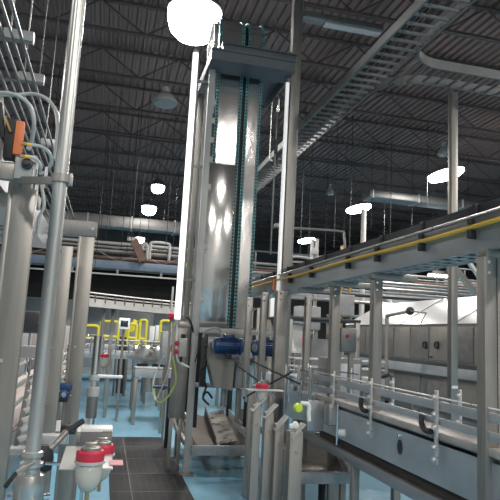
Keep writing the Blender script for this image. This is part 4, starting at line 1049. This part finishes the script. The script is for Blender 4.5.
# dark strip curtain wall hung from a gantry, far behind
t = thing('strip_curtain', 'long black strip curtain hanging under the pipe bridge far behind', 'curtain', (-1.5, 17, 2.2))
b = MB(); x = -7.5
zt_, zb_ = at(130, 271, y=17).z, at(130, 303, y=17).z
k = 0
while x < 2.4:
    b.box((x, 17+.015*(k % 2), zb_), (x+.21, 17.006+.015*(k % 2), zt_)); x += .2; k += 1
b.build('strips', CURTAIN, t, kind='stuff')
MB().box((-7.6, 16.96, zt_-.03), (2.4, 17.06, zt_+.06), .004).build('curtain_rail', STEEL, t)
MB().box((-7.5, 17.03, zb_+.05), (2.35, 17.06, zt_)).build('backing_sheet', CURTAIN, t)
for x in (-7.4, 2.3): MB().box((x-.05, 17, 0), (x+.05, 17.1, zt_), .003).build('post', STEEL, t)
# pipe bridge: deck, pipes, hangers
t = thing('pipe_bridge', 'high pipe bridge with blue-grey edge beam crossing behind the tower', 'bridge', (0, 16.5, 3.3))
z = at(130, 268, y=16.5).z
MB().box((-7.5, 16.4, z-.07), (3.1, 16.5, z+.16), .01).build('edge_beam', plain('bridge_blue', (.14, .19, .25), .5, .3), t)
MB().box((-7.5, 16.4, z-.24), (3.1, 16.44, z-.20), .004).build('lower_rail', LGREY, t)
b = MB()
x = -7
while x < 2.5: b.box((x-.03, 16.42, z-.22), (x+.03, 16.46, z-.05)); b.bar((x, 16.45, z+.15), (x+.6, 16.45, z+.42), .02); b.bar((x+.6, 16.45, z+.42), (x+1.2, 16.45, z+.15), .02); x += 1.2
b.build('truss_web', GALV, t)
MB().box((-7.5, 16.4, z+.40), (3.1, 16.5, z+.46), .004).build('top_rail', GALV, t)
MB().box((-7.5, 16.6, z+.0), (3.1, 17.6, z+.05)).build('deck', BROWN, t)
pipes = (('pale straight pipe on the far bridge, upper of the bundle', 243, .045, LGREY), ('pale straight pipe on the far bridge, just under the upper one', 247, .035, LGREY), ('grey straight pipe on the far bridge, middle of the bundle', 252, .05, GALV), ('dull pipe on the far bridge, lower of the bundle', 258, .05, BROWN))
for i, (lab, py, r_, m_) in enumerate(pipes):
    z_ = at(110, py, y=16.9+i*.15).z; xl = 3.1
    tag(MB().cyl((-7.2, 16.9+i*.15, z_), (xl, 16.9+i*.15, z_), r_, n=10).build('long_pipe', m_), lab, 'pipe')
# white pipe loops
for px0, px1, lab in ((142, 148, 'small white pipe loop on the far bridge beside the brown chute'), (150, 170, 'wider white pipe loop on the far bridge near the tower')):
    Y = 16.3; a, c = at(px0, 252, y=Y), at(px1, 244, y=Y)
    tag(MB().tube([(a.x, Y, a.z-.2), (a.x, Y, c.z-.1), (a.x+.06, Y, c.z), (c.x-.06, Y, c.z), (c.x, Y, c.z-.1), (c.x, Y, a.z-.2)], .04, n=8, sub=4).build('pipe_loop', LGREY), lab, 'pipe')
a, c = at(134, 240, y=16.2), at(143, 261, y=16.2)
t = thing('brown_chute', 'brown slanting chute on the far pipe bridge', 'chute', tuple(c))
MB().bar(a, c, .22, .12, up=(0, -1, 0), bev=.01).build('trough', BROWN, t)
MB().bar(a + Vector((-.18, 0, .02)), a + Vector((.08, 0, .02)), .08, .1).build('head', LGREY, t)
# lit duct
def duct(x0, x1, Y, z0, z1, lab, m=GALV, joints=True):
    t = thing('air_duct', lab, 'duct', ((x0+x1)/2, Y, z0))
    MB().box((x0, Y, z0), (x1, Y+.6, z1), .02).build('duct_body', m, t)
    x = x0+.1
    while x < x1: MB().box((x-.02, Y-.02, z0-.02), (x+.02, Y+.62, z1+.02)).build('flange', LGREY, t); x += 1.5
    x = x0+.6
    while x < x1:
        MB().cyl((x, Y+.02, z1), (x, Y+.02, 7.72), .010, n=6).build('hanger_rod', GALV, t); x += 2.2
z0, z1 = at(140, 229, y=20.5).z, at(140, 218, y=20.5).z
duct(-5.5, 3.6, 20.5, z0, z1, 'long horizontal duct below the two round lamps left of the tower', GALV)
z0, z1 = at(420, 202, y=15.5).z, at(420, 195, y=15.5).z
a, c = at(370, 195, y=15.5), at(480, 205, y=15.5)
duct(a.x, c.x+1, 15.5, z0, z1, 'pale duct section hanging between the glowing lamps, behind the tall square pole', GALV)

# hanger rods seen as thin verticals
rods = [(49, 100, 170), (95, 225, 268), (103, 150, 268), (109, 60, 230), (120, 190, 262), (131, 150, 245), (127, 190, 255), (147, 215, 245), (166, 165, 245), (172, 160, 262), (300, 170, 258), (308, 190, 262), (325, 190, 255), (334, 190, 248), (343, 190, 262), (349, 215, 260), (371, 120, 228), (384, 215, 255), (390, 215, 250), (412, 150, 225), (427, 150, 205), (468, 120, 200), (98, 90, 262), (139, 100, 240)]
for i, (px, pt, pb) in enumerate(rods):
    Y = 14.0 + (i*7 % 5)*.9; q = at(px, pb, y=Y)
    tag(MB().cyl((q.x, Y, q.z), (q.x, Y, 7.74), .009, n=6).build('hanger_rod', DKSTEEL), 'thin steel hanger rod dropping from the roof far behind', 'rod', 'thin hanger rods far behind')
# right background: pipes, railings
hp = [((290, 228), (338, 231), (344, 236), (345, 262), 13.5, .03, GALV, 'thin pipe crossing behind the tower column and bending down'),
      ((289, 257), (300, 257), (312, 259), (318, 262), 13.2, .03, LGREY, 'bright handrail low behind the round pole'),
      ((289, 262), (300, 262), (312, 264), (322, 266), 13.2, .025, LGREY, 'second bright rail right under the bright handrail')]
for a, b_, c, d, Y, r_, m_, lab in hp:
    tag(MB().tube([at(*a, y=Y), at(*b_, y=Y), at(*c, y=Y), at(*d, y=Y)], r_, n=8, sub=4).build('bent_pipe', m_), lab, 'pipe')
for px, pt, r_, Y, m_, lab in ((364, 210, .075, 15.2, LGREY, 'bright vertical pipe under the middle glowing lamp'), (312.5, 239, .05, 14.0, LGREY, 'left one of two short white uprights below the small glowing lamp'), (317, 239, .05, 14.0, LGREY, 'right one of two short white uprights below the small glowing lamp'), (343, 246, .06, 14.5, BRASS, 'short tan upright beside the bending pipe'), (351, 246, .05, 14.5, BRASS, 'short tan upright a step right of the bending pipe')):
    q = at(px, pt, y=Y); tag(MB().cyl((q.x, Y, 0), (q.x, Y, q.z), r_, n=12).build('upright_pipe', m_), lab, 'pipe')
q = at(315, 251, y=13.9); tag(MB().box(q+Vector((-.10, 0, -.09)), q+Vector((.08, .06, .09)), .01).build('pipe_clamp', LGREY), 'white clamp plate joining the two short white uprights', 'clamp')
# far right rails/pipes behind the hood
for i, (py, r_, m_, lab) in enumerate(((287, .04, GALV, 'upper grey pipe run above the white hood'), (293, .04, GALV, 'pale pipe run just above the white hood'), (279, .035, BROWN, 'brown pipe run high above the white hood'))):
    z_ = at(400, py, y=16).z; tag(MB().cyl((3.2, 16+i*.3, z_), (16, 16+i*.3, z_), r_, n=10).build('long_pipe', m_), lab, 'pipe')
for i, (py, Y, r_, m_, lab) in enumerate(((284, 14.2, .045, GALV, 'thick pale pipe run right above the ridge of the white hood'), (290, 14.6, .04, STEEL, 'steel pipe run between the pale ones above the white hood'), (298, 13.6, .05, DKSTEEL, 'dull pipe run vanishing behind the white hood'), (305, 13.8, .04, STEEL, 'lowest pale pipe run seen between the gantry posts'), (275, 15.2, .035, STEEL, 'thin pale pipe run just under the raised conveyor'))):
    z_ = at(400, py, y=Y).z; tg = tag(MB().cyl((3.4, Y, z_), (18, Y, z_), r_, n=10).build('long_pipe', m_), lab, 'pipe')
for i, (px, py, w_, h_, Y, m_, lab) in enumerate(((310, 318, .5, .5, 12, MGREY, 'dull grey box housing seen between gantry posts near the tower'), (345, 305, .5, .5, 13.0, MGREY, 'dull box housing seen under the raised conveyor beside the hood end'), (349, 340, .22, .30, 6.9, GALV, 'small grey valve housing with a red cap between two gantry posts'), (410, 290, 1.4, .5, 18.4, BROWN, 'long brown unit far above the white hood'), (470, 285, 1.6, .4, 18.4, MGREY, 'long grey unit far above the white hood by the tall pole'))):
    p = at(px, py, y=Y); t = thing('equipment_housing', lab, 'equipment', (p.x, Y, 0))
    MB().box((p.x-w_/2, Y, p.z-h_/2), (p.x+w_/2, Y+.4, p.z+h_/2), .02).build('case', m_, t)
    for s_ in (-1, 1): MB().box((p.x+s_*w_*.4-.03, Y+.1, 0), (p.x+s_*w_*.4+.03, Y+.16, p.z-h_/2)).build('leg', STEEL, t)
    if Y == 6.9: MB().cyl((p.x-.02, Y-.03, p.z+.05), (p.x-.02, Y, p.z+.05), .022, n=12).build('red_cap', RED, t)
a, c = at(455, 270, y=14), at(476, 292, y=14)
tag(MB().bar(at(450, 262, y=14), at(476, 294, y=14), .12, .16, up=(0, -1, 0)).build('sloping_beam', STEEL), 'sloping grey beam under the raised conveyor right of the tall pole', 'beam')
tag(MB().bar(at(466, 258, y=14.2), at(484, 284, y=14.2), .08, .12, up=(0, -1, 0)).build('sloping_beam', LGREY), 'paler short sloping beam beside the nearest bright posts', 'beam')
tag(MB().bar((3.2, 17.5, 3.0), (15, 17.5, 3.0), .2, .35).build('edge_beam', MGREY), 'grey mezzanine edge beam far behind the white hood', 'beam')
t = thing('mezzanine_railing', 'dim railing on the mezzanine far behind the raised conveyor', 'railing', (8, 17.4, 3.2))
for z in (3.7, 4.2): MB().cyl((3.2, 17.4, z), (15, 17.4, z), .025, n=8).build('rail', GALV, t)
for k in range(12): MB().cyl((3.3+k*1.05, 17.4, 3.17), (3.3+k*1.05, 17.4, 4.2), .025, n=8).build('baluster', GALV, t)
# mid-distance dim machinery masses behind tower right
for i, (x, y, w, h, lab, m_) in enumerate(((2.9, 12.5, .7, 2.2, 'dim brown-grey rack seen through the gantry posts by the tower', BROWN), (4.4, 13.4, 1.0, 2.0, 'dim grey rack behind the small open machine', MGREY), (7.2, 15.0, 2.2, 2.3, 'dim grey machine mass beyond the white hood', MGREY), (11.5, 14.0, 3.0, 2.4, 'wide dim machine far right beyond the white hood', MGREY))):
    t = thing('equipment_rack', lab, 'rack', (x, y, 0))
    for dx in (-w/2, w/2):
        for dy in (0, .6): MB().box((x+dx-.03, y+dy-.03, 0), (x+dx+.03, y+dy+.03, h), .003).build('post', STEEL, t)
    for z in (.5, 1.1, 1.7, h-.05): MB().box((x-w/2, y, z), (x+w/2, y+.6, z+.05), .003).build('shelf', m_, t)
    for k in range(5):
        xx = x-w/2+.1+k*(w-.2)/5
        MB().box((xx, y+.1, .55), (xx+(w-.2)/6.5, y+.5, .8+.2*((k*3) % 2)), .01).build('stored_unit', [MGREY, LGREY, BROWN, DKSTEEL, GALV][k], t)
        MB().box((xx, y+.1, 1.15), (xx+(w-.2)/6.5, y+.5, 1.35+.15*((k+1) % 2)), .01).build('stored_unit', [LGREY, DKSTEEL, GALV, MGREY, BROWN][k], t)

# ------------------------------------------------------------------ world, camera, view
w = bpy.data.worlds.new('World'); S.world = w; w.use_nodes = True
w.node_tree.nodes['Background'].inputs['Color'].default_value = (.6, .62, .66, 1); w.node_tree.nodes['Background'].inputs['Strength'].default_value = .15
cam = bpy.data.cameras.new('camera'); co = bpy.data.objects.new('camera', cam); C.objects.link(co)
cam.sensor_width = 36; cam.lens = F_PX/500*36; cam.clip_end = 200; cam.clip_start = .05
co.location = (0, 0, EYE)
# world matrix: columns are the camera's right, up, back in world terms
right = Vector((Xc.x, Yc.x, Zc.x)); upv = Vector((Xc.y, Yc.y, Zc.y)); fwd = Vector((Xc.z, Yc.z, Zc.z))
m = Matrix((right, upv, -fwd)).transposed()
co.rotation_euler = m.to_euler()
S.camera = co
S.view_settings.view_transform = 'Standard'; S.view_settings.look = 'None'; S.view_settings.gamma = 1.0; S.view_settings.use_curve_mapping = False
S.view_settings.exposure = -0.20
